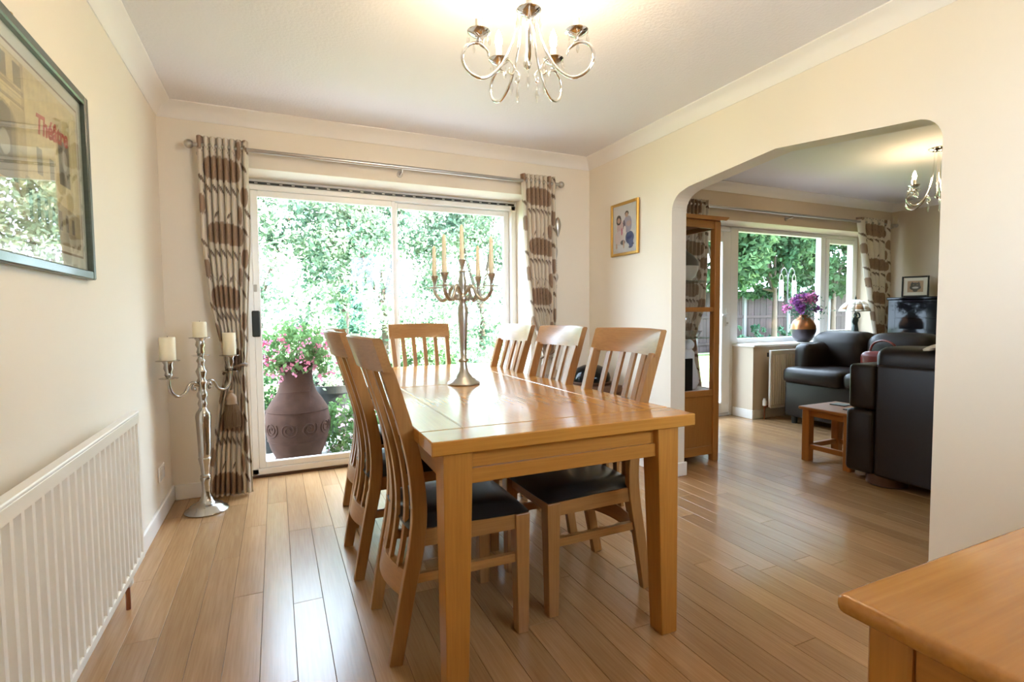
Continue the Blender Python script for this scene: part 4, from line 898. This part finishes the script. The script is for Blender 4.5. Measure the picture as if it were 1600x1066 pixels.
for yy in (0.0, -1.1):
    for xx in (0.08, 0.78): G().lathe([(0.025, 0), (0.03, 0.075)], 14, (xx, yy, 0)).build('foot', M['black'], s1, 50)
s2 = sofa_base('leather_sofa', 'near black leather sofa seen from behind, nearest the arch', (4.06, -1.56, 0), 0, 0, 0)
# local: rear face at x=0 looking to -x, y from 0 to -1.9
G().rbox(0.0, 0.30, -1.9, -0.145, 0.07, 0.785, 0.02, 3).build('back_frame', M['sofa'], s2, 50)
G().rbox(-0.004, 0.34, -0.145, 0.02, 0.49, 0.78, 0.025, 3).build('back_wing', M['sofa'], s2, 50)
G().rbox(-0.006, 0.90, -0.143, 0.035, 0.07, 0.485, 0.03, 3).build('arm', M['sofa'], s2, 50)
G().rbox(0.02, 0.92, -1.895, -0.10, 0.075, 0.40, 0.03, 3).build('base', M['sofa'], s2, 50)
G().rbox(0.04, 0.36, -1.0, -0.11, 0.70, 0.895, 0.06, 4, 0.012).build('headrest_cushion', M['sofa'], s2, 60)
G().rbox(0.04, 0.36, -1.88, -1.005, 0.70, 0.895, 0.06, 4, 0.012).build('headrest_cushion', M['sofa'], s2, 60)
G().rbox(0.30, 0.92, -1.0, -0.15, 0.38, 0.54, 0.05, 4, 0.012).build('seat_cushion', M['sofa'], s2, 60); G().rbox(0.30, 0.92, -1.88, -1.005, 0.38, 0.54, 0.05, 4, 0.012).build('seat_cushion', M['sofa'], s2, 60)
for yy in (-0.16, -1.7):
    for xx in (0.13, 0.8): G().lathe([(0.10, 0), (0.115, 0.01), (0.115, 0.075)], 24, (xx, yy, 0)).build('foot', M['brownwood'], s2, 50)
t = thing('folded_throw', 'pale patterned cloth folded over the top of the near black sofa', 'throw', (4.20, -2.12, 0.896))
P = []; nu, nv = 24, 14
for j in range(nv):
    for i in range(nu):
        u = -0.13 + 0.26 * i / (nu - 1); v = -0.22 + 0.38 * j / (nv - 1); P.append((u, v, 0.008 + 0.018 * (1 - (u / 0.13) ** 2) + 0.006 * math.sin(v * 40 + u * 12)))
o = G().grid(P, nu, nv).build('cloth', M['fabric'], t, 60, cols=pattern(np.array([[p[0] * 2 + 0.5 for p in P]]), np.array([[p[1] + 1 for p in P]])).reshape(-1, 3)); md = o.modifiers.new('thickness', 'SOLIDIFY'); md.thickness = 0.012
# red handbag on the far sofa
t = thing('red_handbag', 'glossy red leather handbag sitting on the far leather sofa', 'handbag', (5.56, -0.90, 0.573))
M['red'] = plain('red_leather', (0.14, 0.012, 0.008), 0.3)
G().rbox(-0.07, 0.07, -0.17, 0.17, 0.0, 0.18, 0.045, 4, 0.01).build('body', M['red'], t, 60)
G().tube(smoothpath([(0.0, -0.12, 0.16), (-0.02, -0.10, 0.25), (0, 0, 0.285), (0.02, 0.10, 0.25), (0.0, 0.12, 0.16)], 6), 0.010, 8).build('handle', M['red'], t, 60)

# ------------------------------------------------------------------ small side table with coasters
q = thing('side_table', 'small brown oak side table between the two leather sofas', 'side table', (4.215, -1.47, 0))
qw, qd, qz = 0.40, 0.37, 0.412
G().box(-0.02, qw + 0.02, -0.02, qd + 0.02, qz - 0.022, qz, 0.006).build('top', M['caby'], q)
for xx in (0.0, qw - 0.058):
    for yy in (0.0, qd - 0.058): G().box(xx, xx + 0.058, yy, yy + 0.058, 0, qz - 0.022, 0.004).build('leg', M['cabz'], q)
for xx in (0.012, qw - 0.044): G().box(xx, xx + 0.032, 0.058, qd - 0.058, 0.095, 0.13, 0.003).build('stretcher', M['caby'], q); G().box(xx + 0.005, xx + 0.025, 0.058, qd - 0.058, qz - 0.07, qz - 0.0222).build('apron', M['caby'], q)
for yy in (0.012, qd - 0.044): G().box(0.058, qw - 0.058, yy, yy + 0.032, 0.095, 0.13, 0.003).build('stretcher', M['cabx'], q); G().box(0.058, qw - 0.058, yy + 0.005, yy + 0.025, qz - 0.07, qz - 0.0222).build('apron', M['cabx'], q)
M['coast'] = plain('grey_slate_coaster', (0.16, 0.19, 0.18), 0.35)
for (xx, yy, lab) in ((0.285, 0.26, 'dark grey square coaster at the back of the side table'), (0.17, 0.085, 'dark grey square coaster at the front of the side table')):
    t = thing('coaster', lab, 'coaster', (4.215 + xx, -1.47 + yy, qz + 0.0005), 0.1, 'coasters on the side table')
    G().box(-0.055, 0.055, -0.055, 0.055, 0.0, 0.006, 0.002).build('slate', M['black'], t); G().box(-0.05, 0.05, -0.05, 0.05, 0.0055, 0.0068).build('printed_top', M['coast'], t)

# ------------------------------------------------------------------ piano
pn = thing('upright_piano', 'glossy black upright piano against the living room side wall', 'piano', (7.43, -0.08, 0))
# local: back at x=0, front to -x, y from 0 to -1.5
G().box(-0.36, 0, -1.50, 0, 0.62, 1.25, 0.006).build('upper_case', M['piano'], pn); G().box(-0.375, 0.0, -1.515, 0.012, 1.25, 1.276, 0.005).build('lid', M['piano'], pn)
G().box(-0.372, -0.362, -1.42, -0.08, 0.90, 1.22, 0.004).build('front_panel', M['piano'], pn); G().box(-0.385, -0.361, -1.42, -0.08, 1.035, 1.05, 0.002).build('music_ledge', M['piano'], pn)
G().box(-0.64, -0.36, -1.50, 0, 0.60, 0.685, 0.006).build('key_bed', M['piano'], pn)
for y0 in (-0.055, -1.50): G().box(-0.64, -0.36, y0, y0 + 0.055, 0.685, 0.80, 0.015).build('cheek', M['piano'], pn)
G().prism([(-0.40, 0.755), (-0.36, 0.755), (-0.36, 0.92), (-0.385, 0.92)], 'y', -1.445, -0.055).build('fallboard', M['piano'], pn)
G().box(-0.33, 0, -1.45, -0.05, 0.02, 0.60).build('lower_case', M['piano'], pn)
for y0 in (-0.09, -1.49): G().box(-0.62, -0.55, y0, y0 + 0.07, 0, 0.60, 0.004).build('leg', M['piano'], pn)
y = -0.062; k = 0; wk = None
while y - 0.0235 > -1.44:
    if wk is None: o = G().box(-0.605, -0.40, -0.0228, 0, 0.700, 0.722, 0.001).build('white_key', M['ivory'], pn); wk = o.data; o.location.y = y
    else: o = bpy.data.objects.new('white_key', wk); C.objects.link(o); o.parent = pn; o.location.y = y
    y -= 0.0236; k += 1
y = -0.062; i = 0; bk = None
for i in range(k - 1):
    if i % 7 in (2, 6): continue
    yy = -0.062 - 0.0236 * (i + 1)
    if bk is None: o = G().box(-0.55, -0.40, -0.006, 0.006, 0.722, 0.734, 0.002).build('black_key', M['black'], pn); bk = o.data; o.location.y = yy
    else: o = bpy.data.objects.new('black_key', bk); C.objects.link(o); o.parent = pn; o.location.y = yy
# alarm sensor above
t = thing('alarm_sensor', 'small cream motion sensor high in the living room corner', 'sensor', (7.36, 0.03, 2.20), PI / 4)
G().rbox(-0.03, 0.03, -0.02, 0.02, -0.045, 0.045, 0.008, 2).build('case', plain('sensor_cream', (0.6, 0.52, 0.36), 0.5), t, 50); G().box(-0.02, 0.02, -0.023, -0.019, -0.03, 0.01, 0.001).build('lens', M['white'], t)

# ------------------------------------------------------------------ window sill things
t = thing('flower_vase', 'round copper and dark bronze vase on the living room window sill', 'vase', (6.02, 0.21, 0.7825))
M['vcopper'] = plain('brushed_copper_glaze', (0.36, 0.16, 0.075), 0.32, 0.85); M['vbronze'] = plain('dark_bronze_glaze', (0.06, 0.05, 0.06), 0.35, 0.4)
G().lathe([(0.055, 0), (0.075, 0.01), (0.110, 0.06), (0.128, 0.115), (0.131, 0.145)], 32).build('lower_body', M['vbronze'], t, 60)
G().lathe([(0.131, 0.145), (0.128, 0.18), (0.105, 0.235), (0.065, 0.275), (0.040, 0.295), (0.044, 0.306), (0.036, 0.306), (0.03, 0.28)], 32).build('upper_body', M['vcopper'], t, 60)
def leaf_quads(P, size, up=0.3, seed=0, asp=0.55):
    r = np.random.default_rng(seed); n = len(P)
    nrm = r.normal(size=(n, 3)); nrm[:, 2] += up; nrm /= np.linalg.norm(nrm, axis=1)[:, None]
    d = r.normal(size=(n, 3)); d -= nrm * np.sum(d * nrm, 1)[:, None]; d /= np.linalg.norm(d, axis=1)[:, None]; b = np.cross(nrm, d)
    s = size * r.uniform(0.6, 1.3, n)[:, None]
    V = np.stack([P - d * s * 0.5, P + b * s * asp * 0.5 + nrm * s * 0.08, P + d * s * 0.5, P - b * s * asp * 0.5 + nrm * s * 0.08], 1).reshape(-1, 3)
    return V
def leaf_obj(name, V, mat_, parent, kind='stuff'):
    n = len(V) // 4; me = bpy.data.meshes.new(name); me.vertices.add(len(V)); me.vertices.foreach_set('co', V.astype(np.float32).ravel())
    me.loops.add(n * 4); me.loops.foreach_set('vertex_index', np.arange(n * 4, dtype=np.int32)); me.polygons.add(n)
    me.polygons.foreach_set('loop_start', np.arange(0, n * 4, 4, dtype=np.int32)); me.update(calc_edges=True); me.materials.append(mat_)
    o = bpy.data.objects.new(name, me); C.objects.link(o); o.parent = parent
    if kind: o['kind'] = kind
    return o
bq = thing('flower_bouquet', 'bouquet of purple and pink flowers in the copper vase', 'flowers', (6.02, 0.21, 1.06))
rr = np.random.default_rng(5)
fl = 0
for k in range(16):
    a = rr.uniform(0, 2 * PI); e = rr.uniform(0.15, 1.25); R_ = rr.uniform(0.16, 0.24)
    c = np.array((R_ * math.cos(e) * math.cos(a), 0.75 * R_ * math.cos(e) * math.sin(a), 0.06 + R_ * math.sin(e)))
    st = G().tube([(0, 0, -0.06), tuple(c * 0.5), tuple(c)], 0.0025, 5).build('stem', M['leaf_dark'], bq)
    Pp = c + rr.normal(size=(70, 3)) * 0.022; leaf_obj('blossom', leaf_quads(Pp, 0.03, 0.4, k, 0.8), M['pink'] if k % 3 == 0 else M['purple'], bq)
Pl = np.concatenate([rr.normal(size=(260, 3)) * (0.09, 0.07, 0.05) + (0, 0, 0.07), rr.normal(size=(160, 3)) * (0.12, 0.08, 0.07) + (0, 0, 0.17)])
leaf_obj('leaves', leaf_quads(Pl, 0.04, 0.3, 44, 0.4), M['leaf_cool'], bq)
# figurine lamp
lp = thing('table_lamp', 'bronze figurine lamp with a leaded glass dome shade on the sill', 'lamp', (6.93, 0.20, 0.7825))
M['bronze'] = plain('dark_bronze', (0.04, 0.05, 0.05), 0.35, 0.7)
G().lathe([(0.075, 0), (0.078, 0.012), (0.05, 0.025), (0.03, 0.035)], 24).build('base', M['bronze'], lp, 50)
g = G(); g.lathe([(0.035, 0.03), (0.042, 0.08), (0.030, 0.16), (0.026, 0.20), (0.036, 0.235), (0.026, 0.262), (0.012, 0.272)], 16); g.ball((0, 0, 0.295), 0.024, 12, 10, (0.85, 0.9, 1.15))
g.tube(smoothpath([(0.032, 0, 0.25), (0.065, -0.01, 0.275), (0.045, -0.01, 0.315), (0.015, 0, 0.32)], 4), 0.010, 8); g.tube(smoothpath([(-0.03, 0, 0.25), (-0.06, -0.01, 0.215), (-0.03, -0.01, 0.185)], 4), 0.010, 8); g.tube([(0, 0, 0.30), (0, 0, 0.44)], 0.006, 8)
g.build('figure', M['bronze'], lp, 60)
M['leaded'] = plain('leaded_glass', (0.78, 0.74, 0.66), 0.3); M['leaddark'] = plain('amber_glass', (0.34, 0.18, 0.08), 0.3)
NP = 12
for k in range(NP):
    a0, a1 = 2 * PI * k / NP, 2 * PI * (k + 1) / NP
    for bi, (bnd, mt) in enumerate((([(0.035, 0.475), (0.085, 0.455), (0.130, 0.42)], M['leaded']), ([(0.130, 0.42), (0.155, 0.39), (0.168, 0.362)], M['leaddark'] if k % 2 else M['leaded']), ([(0.168, 0.362), (0.172, 0.34)], M['leaded']))):
        P = []; nn = 4
        for (r_, z_) in bnd:
            for j in range(nn): a = a0 + (a1 - a0) * (j + 0.06) / (nn - 1 + 0.12); P.append((r_ * math.cos(a), r_ * math.sin(a), z_))
        o = G().grid(P, nn, len(bnd)).build('shade_pane', mt, lp, 60); md = o.modifiers.new('thickness', 'SOLIDIFY'); md.thickness = 0.003
g = G()
for k in range(NP):
    a = 2 * PI * k / NP; g.tube([(r_ * math.cos(a), r_ * math.sin(a), z_) for r_, z_ in ((0.035, 0.476), (0.086, 0.456), (0.131, 0.421), (0.156, 0.391), (0.169, 0.362), (0.173, 0.34))], 0.0018, 5)
for (r_, z_) in ((0.131, 0.421), (0.169, 0.362), (0.173, 0.34)): g.tube([(r_ * math.cos(a), r_ * math.sin(a), z_) for a in np.linspace(0, 2 * PI, 36, endpoint=False)], 0.0022, 5, closed=True)
g.build('shade_leading', M['bronze'], lp, 60)
G().lathe([(0.036, 0.472), (0.034, 0.48), (0.008, 0.486), (0.010, 0.50), (0.004, 0.512), (0.001, 0.53)], 14).build('finial', M['bronze'], lp, 50)

# ------------------------------------------------------------------ garden
GZ = -0.08
struct('ground_front', G().box(-22, 45, -30, YS - 0.31, GZ - 0.4, GZ), M['paving'], label='paved ground at the front of the house')
struct('ground_garden', G().box(-22, 45, 3.0, 60, GZ - 0.4, GZ), M['lawn'], label='lawn beyond the patio')
pav = struct('ground_patio', G().box(-6, 14, 0.52, 3.0, GZ - 0.4, GZ - 0.012), M['soil'], label='pale paved patio outside the doors')
px = -0.9
while px < 3.5:
    py = 0.53
    while py < 2.95:
        G().box(px, px + 0.44, py, py + 0.44, GZ - 0.03, GZ, 0.004).build('slab', M['paving'], pav); py += 0.446
    px += 0.446
# urn with fuchsia
un = thing('garden_urn', 'big bellied terracotta urn standing outside the left patio pane', 'urn', (0.752, 0.88, GZ))
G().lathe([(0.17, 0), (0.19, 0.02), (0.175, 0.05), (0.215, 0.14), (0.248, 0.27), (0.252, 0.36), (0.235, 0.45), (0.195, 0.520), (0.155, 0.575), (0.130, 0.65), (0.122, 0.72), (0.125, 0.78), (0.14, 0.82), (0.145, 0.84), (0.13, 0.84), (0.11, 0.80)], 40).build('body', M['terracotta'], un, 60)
def urn_r(z): return float(np.interp(z, [0.05, 0.14, 0.27, 0.36, 0.45, 0.525, 0.585], [0.175, 0.215, 0.248, 0.252, 0.235, 0.195, 0.155]))
for k in range(6):
    a0 = -PI / 2 + (k - 2.5) * 0.62; pts = []
    for i in range(34):
        th = i / 33 * 4.2 * PI; rr_ = 0.012 + 0.055 * i / 33; z = 0.31 + rr_ * math.sin(th); a = a0 + rr_ * math.cos(th) / 0.25; r_ = urn_r(z) + 0.001; pts.append((r_ * math.cos(a), r_ * math.sin(a), z))
    G().tube(pts, 0.005, 6).build('scroll_relief', M['terracotta'], un, 60)
for z in (0.44, 0.20): G().tube([((urn_r(z) + 0.001) * math.cos(a), (urn_r(z) + 0.001) * math.sin(a), z) for a in np.linspace(0, 2 * PI, 48, endpoint=False)], 0.005, 6, closed=True).build('band_relief', M['terracotta'], un, 60)
def plant(name, label, cat, loc, blobs, n, size, mat_, flowers=None, nf=0, fs=0.03, seed=1, stem=None, group=None, up=0.5, clump=14, spread=0.17):
    t = thing(name, label, cat, loc, 0, group); r = np.random.default_rng(seed)
    tot = sum(b[3] * b[4] * b[5] for b in blobs); P = []; PF = []
    for (cx, cy, cz, ax, ay, az) in blobs:
        k = max(8, int(n * ax * ay * az / tot)); kc = max(6, k // clump)
        d = r.normal(size=(kc, 3)); d /= np.linalg.norm(d, axis=1)[:, None]; rad_ = r.uniform(0.35, 1.0, (kc, 1)) ** 0.5
        cc = d * rad_; idx = r.integers(0, kc, k); p = cc[idx] + r.normal(size=(k, 3)) * spread
        P.append(p * (ax, ay, az) + (cx, cy, cz))
        if nf:
            kf = max(2, int(nf * ax * ay * az / tot)); d = r.normal(size=(kf, 3)); d[:, 1] = -np.abs(d[:, 1]); d /= np.linalg.norm(d, axis=1)[:, None]; PF.append(d * (ax, ay, az) * 1.02 + (cx, cy, cz))
    leaf_obj('foliage', leaf_quads(np.concatenate(P), size, up, seed + 1), mat_, t)
    if nf:
        PF = np.concatenate(PF); Q = np.repeat(PF, 7, 0) + r.normal(size=(len(PF) * 7, 3)) * fs * 0.45
        leaf_obj('blossoms', leaf_quads(Q, fs, 0.0, seed + 2, 0.8), flowers, t)
    if stem:
        g = G()
        for (path, r0) in stem: g.tube(path, [r0 * (1 - 0.7 * i / (len(path) - 1)) for i in range(len(path))], 8)
        g.build('trunk', M['bark'], t, 60)
    return t
plant('fuchsia_plant', 'fuchsia with pink and white flowers spilling over the urn', 'plant', (0.752, 0.88, 0.73), [(0, 0, 0.14, 0.26, 0.22, 0.20), (-0.16, -0.02, 0.06, 0.14, 0.16, 0.14), (0.18, -0.02, 0.02, 0.14, 0.14, 0.15), (-0.05, -0.10, -0.02, 0.2, 0.08, 0.09)], 1500, 0.05, M['leaf_mid'], M['fuchsia'], 70, 0.026, 11, [([(0, 0, 0.0), (0.01, 0, 0.1), (0.03, 0.02, 0.22)], 0.012)])
def nursery_pot(label, loc, s):
    t = thing('plant_pot', label, 'pot', loc); G().lathe([(0.10 * s, 0), (0.13 * s, 0.22 * s), (0.14 * s, 0.22 * s), (0.14 * s, 0.26 * s), (0.125 * s, 0.26 * s), (0.12 * s, 0.20 * s)], 24).build('body', M['black'], t, 50)
    G().lathe([(0.12 * s, 0.225 * s), (0.001, 0.23 * s)], 20, cap=False).build('soil', M['soil'], t); return t
nursery_pot('black plastic pot standing behind the urn', (1.13, 2.0, GZ), 1.9); 
plant('pot_flowers', 'pink flowering plant in the black pot behind the urn', 'plant', (1.13, 2.0, GZ + 0.46), [(0, 0, 0.22, 0.30, 0.28, 0.26), (-0.15, -0.05, 0.35, 0.2, 0.2, 0.2)], 1500, 0.05, M['leaf_bright'], M['palepink'], 70, 0.035, 21)
plant('low_shrub', 'low leafy plant with pale flowers right of the urn', 'plant', (1.12, 1.06, GZ), [(0, 0, 0.20, 0.20, 0.20, 0.22), (0.22, 0.1, 0.16, 0.22, 0.2, 0.18), (0.02, 0.1, 0.36, 0.14, 0.14, 0.10)], 1400, 0.055, M['leaf_mid'], M['palepink'], 50, 0.022, 31)
nursery_pot('black plastic pot half hidden left of the urn', (0.50, 1.40, GZ), 1.5)
plant('pot_fuchsia', 'dark leaved fuchsia in the pot left of the urn', 'plant', (0.50, 1.40, GZ + 0.37), [(0, 0, 0.16, 0.24, 0.2, 0.2)], 700, 0.05, M['leaf_dark'], M['fuchsia'], 26, 0.026, 41)
nursery_pot('dark round pot on the patio seen through the end chair', (2.25, 2.35, GZ), 1.9)
plant('pot_greenery', 'dark bushy plant in the pot seen through the end chair', 'plant', (2.25, 2.35, GZ + 0.46), [(0, 0, 0.16, 0.42, 0.26, 0.24)], 900, 0.06, M['leaf_dark'], M['palepink'], 24, 0.04, 51)
def tree(name, label, x_, y_, blobs, n, size, mat_, seed, h0, grp, cat='tree', clump=50, spread=0.09):
    st = [([(0, 0, 0), (0.05, 0.02, h0 * 0.5), (-0.03, 0, h0)], 0.09)] + [([(0, 0, h0 * 0.6), (b[0] * 0.5, b[1] * 0.5, (h0 * 0.6 + b[2]) / 2), (b[0] * 0.9, b[1] * 0.9, b[2])], 0.05) for b in blobs]
    return plant(name, label, cat, (x_, y_, GZ), blobs, n, size, mat_, None, 0, 0.03, seed, st, grp, 0.6, clump, spread)
g1 = 'hedge trees behind the patio'
tree('garden_tree', 'bright overexposed tree filling the left patio pane', 0.3, 6.2, [(0, 0, 2.0, 1.5, 1.1, 1.9), (-0.8, 0.3, 3.6, 1.3, 1.1, 1.3), (0.8, 0.2, 3.4, 1.2, 1.0, 1.2)], 15000, 0.11, M['leaf_bright'], 61, 2.2, g1)
tree('garden_tree', 'bright bushy tree behind the meeting stile of the patio door', 2.5, 6.4, [(0, 0, 2.0, 1.4, 1.0, 1.9), (0.5, 0.2, 3.5, 1.5, 1.1, 1.3), (-0.7, 0, 3.2, 1.0, 0.9, 1.1)], 15000, 0.10, M['leaf_bright'], 62, 2.2, g1)
tree('garden_tree', 'bright leafy tree filling the right patio pane', 4.6, 6.6, [(0, 0, 2.0, 1.4, 1.0, 1.9), (0.5, 0.2, 3.6, 1.4, 1.1, 1.4), (-0.6, 0, 3.4, 1.0, 0.9, 1.1)], 15000, 0.10, M['leaf_bright'], 63, 2.2, g1)
tree('garden_tree', 'bright tree seen behind the right patio curtain', 7.0, 6.8, [(0, 0, 2.0, 1.4, 1.0, 1.9), (0.5, 0.2, 3.6, 1.4, 1.1, 1.4)], 9000, 0.11, M['leaf_bright'], 64, 2.2, g1)
tree('garden_tree', 'bright tree left of the patio, seen only in the print glass', -2.2, 6.2, [(0, 0, 2.0, 1.4, 1.0, 1.9), (0.3, 0.2, 3.6, 1.4, 1.1, 1.4)], 9000, 0.11, M['leaf_bright'], 65, 2.2, g1)
tree('conifer', 'small cool green conifer standing before the bright hedge', 1.62, 4.6, [(0, 0, 0.6, 0.35, 0.35, 0.6), (0, 0, 1.25, 0.25, 0.25, 0.45)], 2200, 0.07, M['leaf_cool'], 66, 0.6, None, 'shrub')
tree('flower_shrub', 'lime green shrub in the bed behind the right table edge', 3.6, 4.6, [(0, 0, 0.4, 0.8, 0.5, 0.42), (0.7, 0.2, 0.45, 0.5, 0.4, 0.4), (-0.7, 0, 0.35, 0.4, 0.4, 0.35)], 3200, 0.07, M['leaf_bright'], 67, 0.3, None, 'shrub')
tree('cool_tree', 'blue green tree top showing dark among the bright leaves', 1.9, 7.9, [(0, 0, 2.6, 0.8, 0.6, 1.0), (0.9, 0.3, 3.3, 0.7, 0.6, 0.8)], 5000, 0.12, M['leaf_cool'], 68, 2.0, g1)
g2 = 'trees above the brown fence'
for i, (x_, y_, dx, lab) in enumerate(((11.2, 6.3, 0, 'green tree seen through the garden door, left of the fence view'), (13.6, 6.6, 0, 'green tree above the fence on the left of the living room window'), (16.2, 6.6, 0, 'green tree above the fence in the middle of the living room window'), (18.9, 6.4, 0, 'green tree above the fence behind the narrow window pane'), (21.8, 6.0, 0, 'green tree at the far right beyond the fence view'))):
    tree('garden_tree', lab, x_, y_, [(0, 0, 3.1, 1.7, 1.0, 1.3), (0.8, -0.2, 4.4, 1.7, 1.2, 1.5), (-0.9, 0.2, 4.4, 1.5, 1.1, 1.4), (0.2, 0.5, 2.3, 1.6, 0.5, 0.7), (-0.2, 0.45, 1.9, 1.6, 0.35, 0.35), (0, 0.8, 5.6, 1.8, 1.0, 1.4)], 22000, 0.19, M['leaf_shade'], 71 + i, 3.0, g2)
FYY = 7.5
for i in range(6):
    x0 = 9.6 + i * 1.93
    fp = thing('garden_fence', 'brown close board fence panel, %s along the back fence' % ('first from the left', 'second from the left', 'third from the left', 'fourth from the left', 'fifth from the left', 'sixth from the left')[i], 'fence', (x0, FYY, GZ), 0, 'fence panels at the end of the garden'); bd0 = None
    for k in range(14):
        if bd0 is None: o = G().box(0, 0.124, -0.012, 0.006, 0.03, 1.82, 0.003).build('board', M['fence'], fp); bd0 = o.data; 
        else: o = bpy.data.objects.new('board', bd0); C.objects.link(o); o.parent = fp
        o.location = (k * 0.13, -0.006 * (k % 2), 0)
    for z in (1.02, 0.25): G().box(0, 1.82, -0.06, -0.02, z, z + 0.08, 0.003).build('rail', M['fence'], fp)
    pz = thing('fence_post', 'pale concrete fence post at the left end of the %s panel' % ('first', 'second', 'third', 'fourth', 'fifth', 'sixth')[i], 'post', (x0 - 0.055, FYY - 0.02, GZ), 0, 'concrete posts of the back fence')
    G().prism([(-0.05, 0), (0.05, 0), (0.05, 1.85), (0.0, 1.92), (-0.05, 1.85)], 'y', -0.05, 0.05).build('shaft', M['concrete'], pz)
for i, (x_, lab) in enumerate(((13.2, 'small shrub at the foot of the fence, left in the window view'), (14.4, 'small shrub at the foot of the fence, beside the white post'), (15.6, 'small shrub at the foot of the fence, behind the vase'), (12.2, 'small shrub at the foot of the fence near the garden door view'))):
    tree('low_shrub', lab, x_, 7.0, [(0, 0, 0.4, 0.45, 0.3, 0.42), (0.3, 0, 0.6, 0.25, 0.2, 0.3)], 700, 0.10, M['leaf_cool'], 81 + i, 0.3, 'shrubs at the foot of the fence', 'shrub')
# bird feeder
bf = thing('bird_feeder', 'dark crook pole with two hanging bird feeders outside the living room window', 'bird feeder', (9.15, 2.8, GZ - 0.06))
G().tube([(0, 0, 0), (0, 0, 1.95)], 0.012, 8).build('pole', M['black'], bf, 50)
for s in (-1, 1):
    G().tube(smoothpath([(0, 0, 1.80), (s * 0.03, 0, 1.98), (s * 0.10, 0, 2.06), (s * 0.17, 0, 2.0), (s * 0.17, 0, 1.95)], 5), 0.008, 8).build('hook', M['black'], bf, 60)
    fd = G().lathe([(0.04, 1.46), (0.045, 1.48), (0.04, 1.485), (0.04, 1.78), (0.05, 1.785), (0.025, 1.83), (0.005, 1.84)], 16, (s * 0.17, 0, 0)).build('feeder_tube', M['concrete'], bf, 50)
    G().tube(smoothpath([(s * 0.17 - 0.05, 0, 1.78), (s * 0.17 - 0.04, 0, 1.90), (s * 0.17, 0, 1.95), (s * 0.17 + 0.04, 0, 1.90), (s * 0.17 + 0.05, 0, 1.78)], 4), 0.003, 6).build('wire_handle', M['steel'], fd, 60)
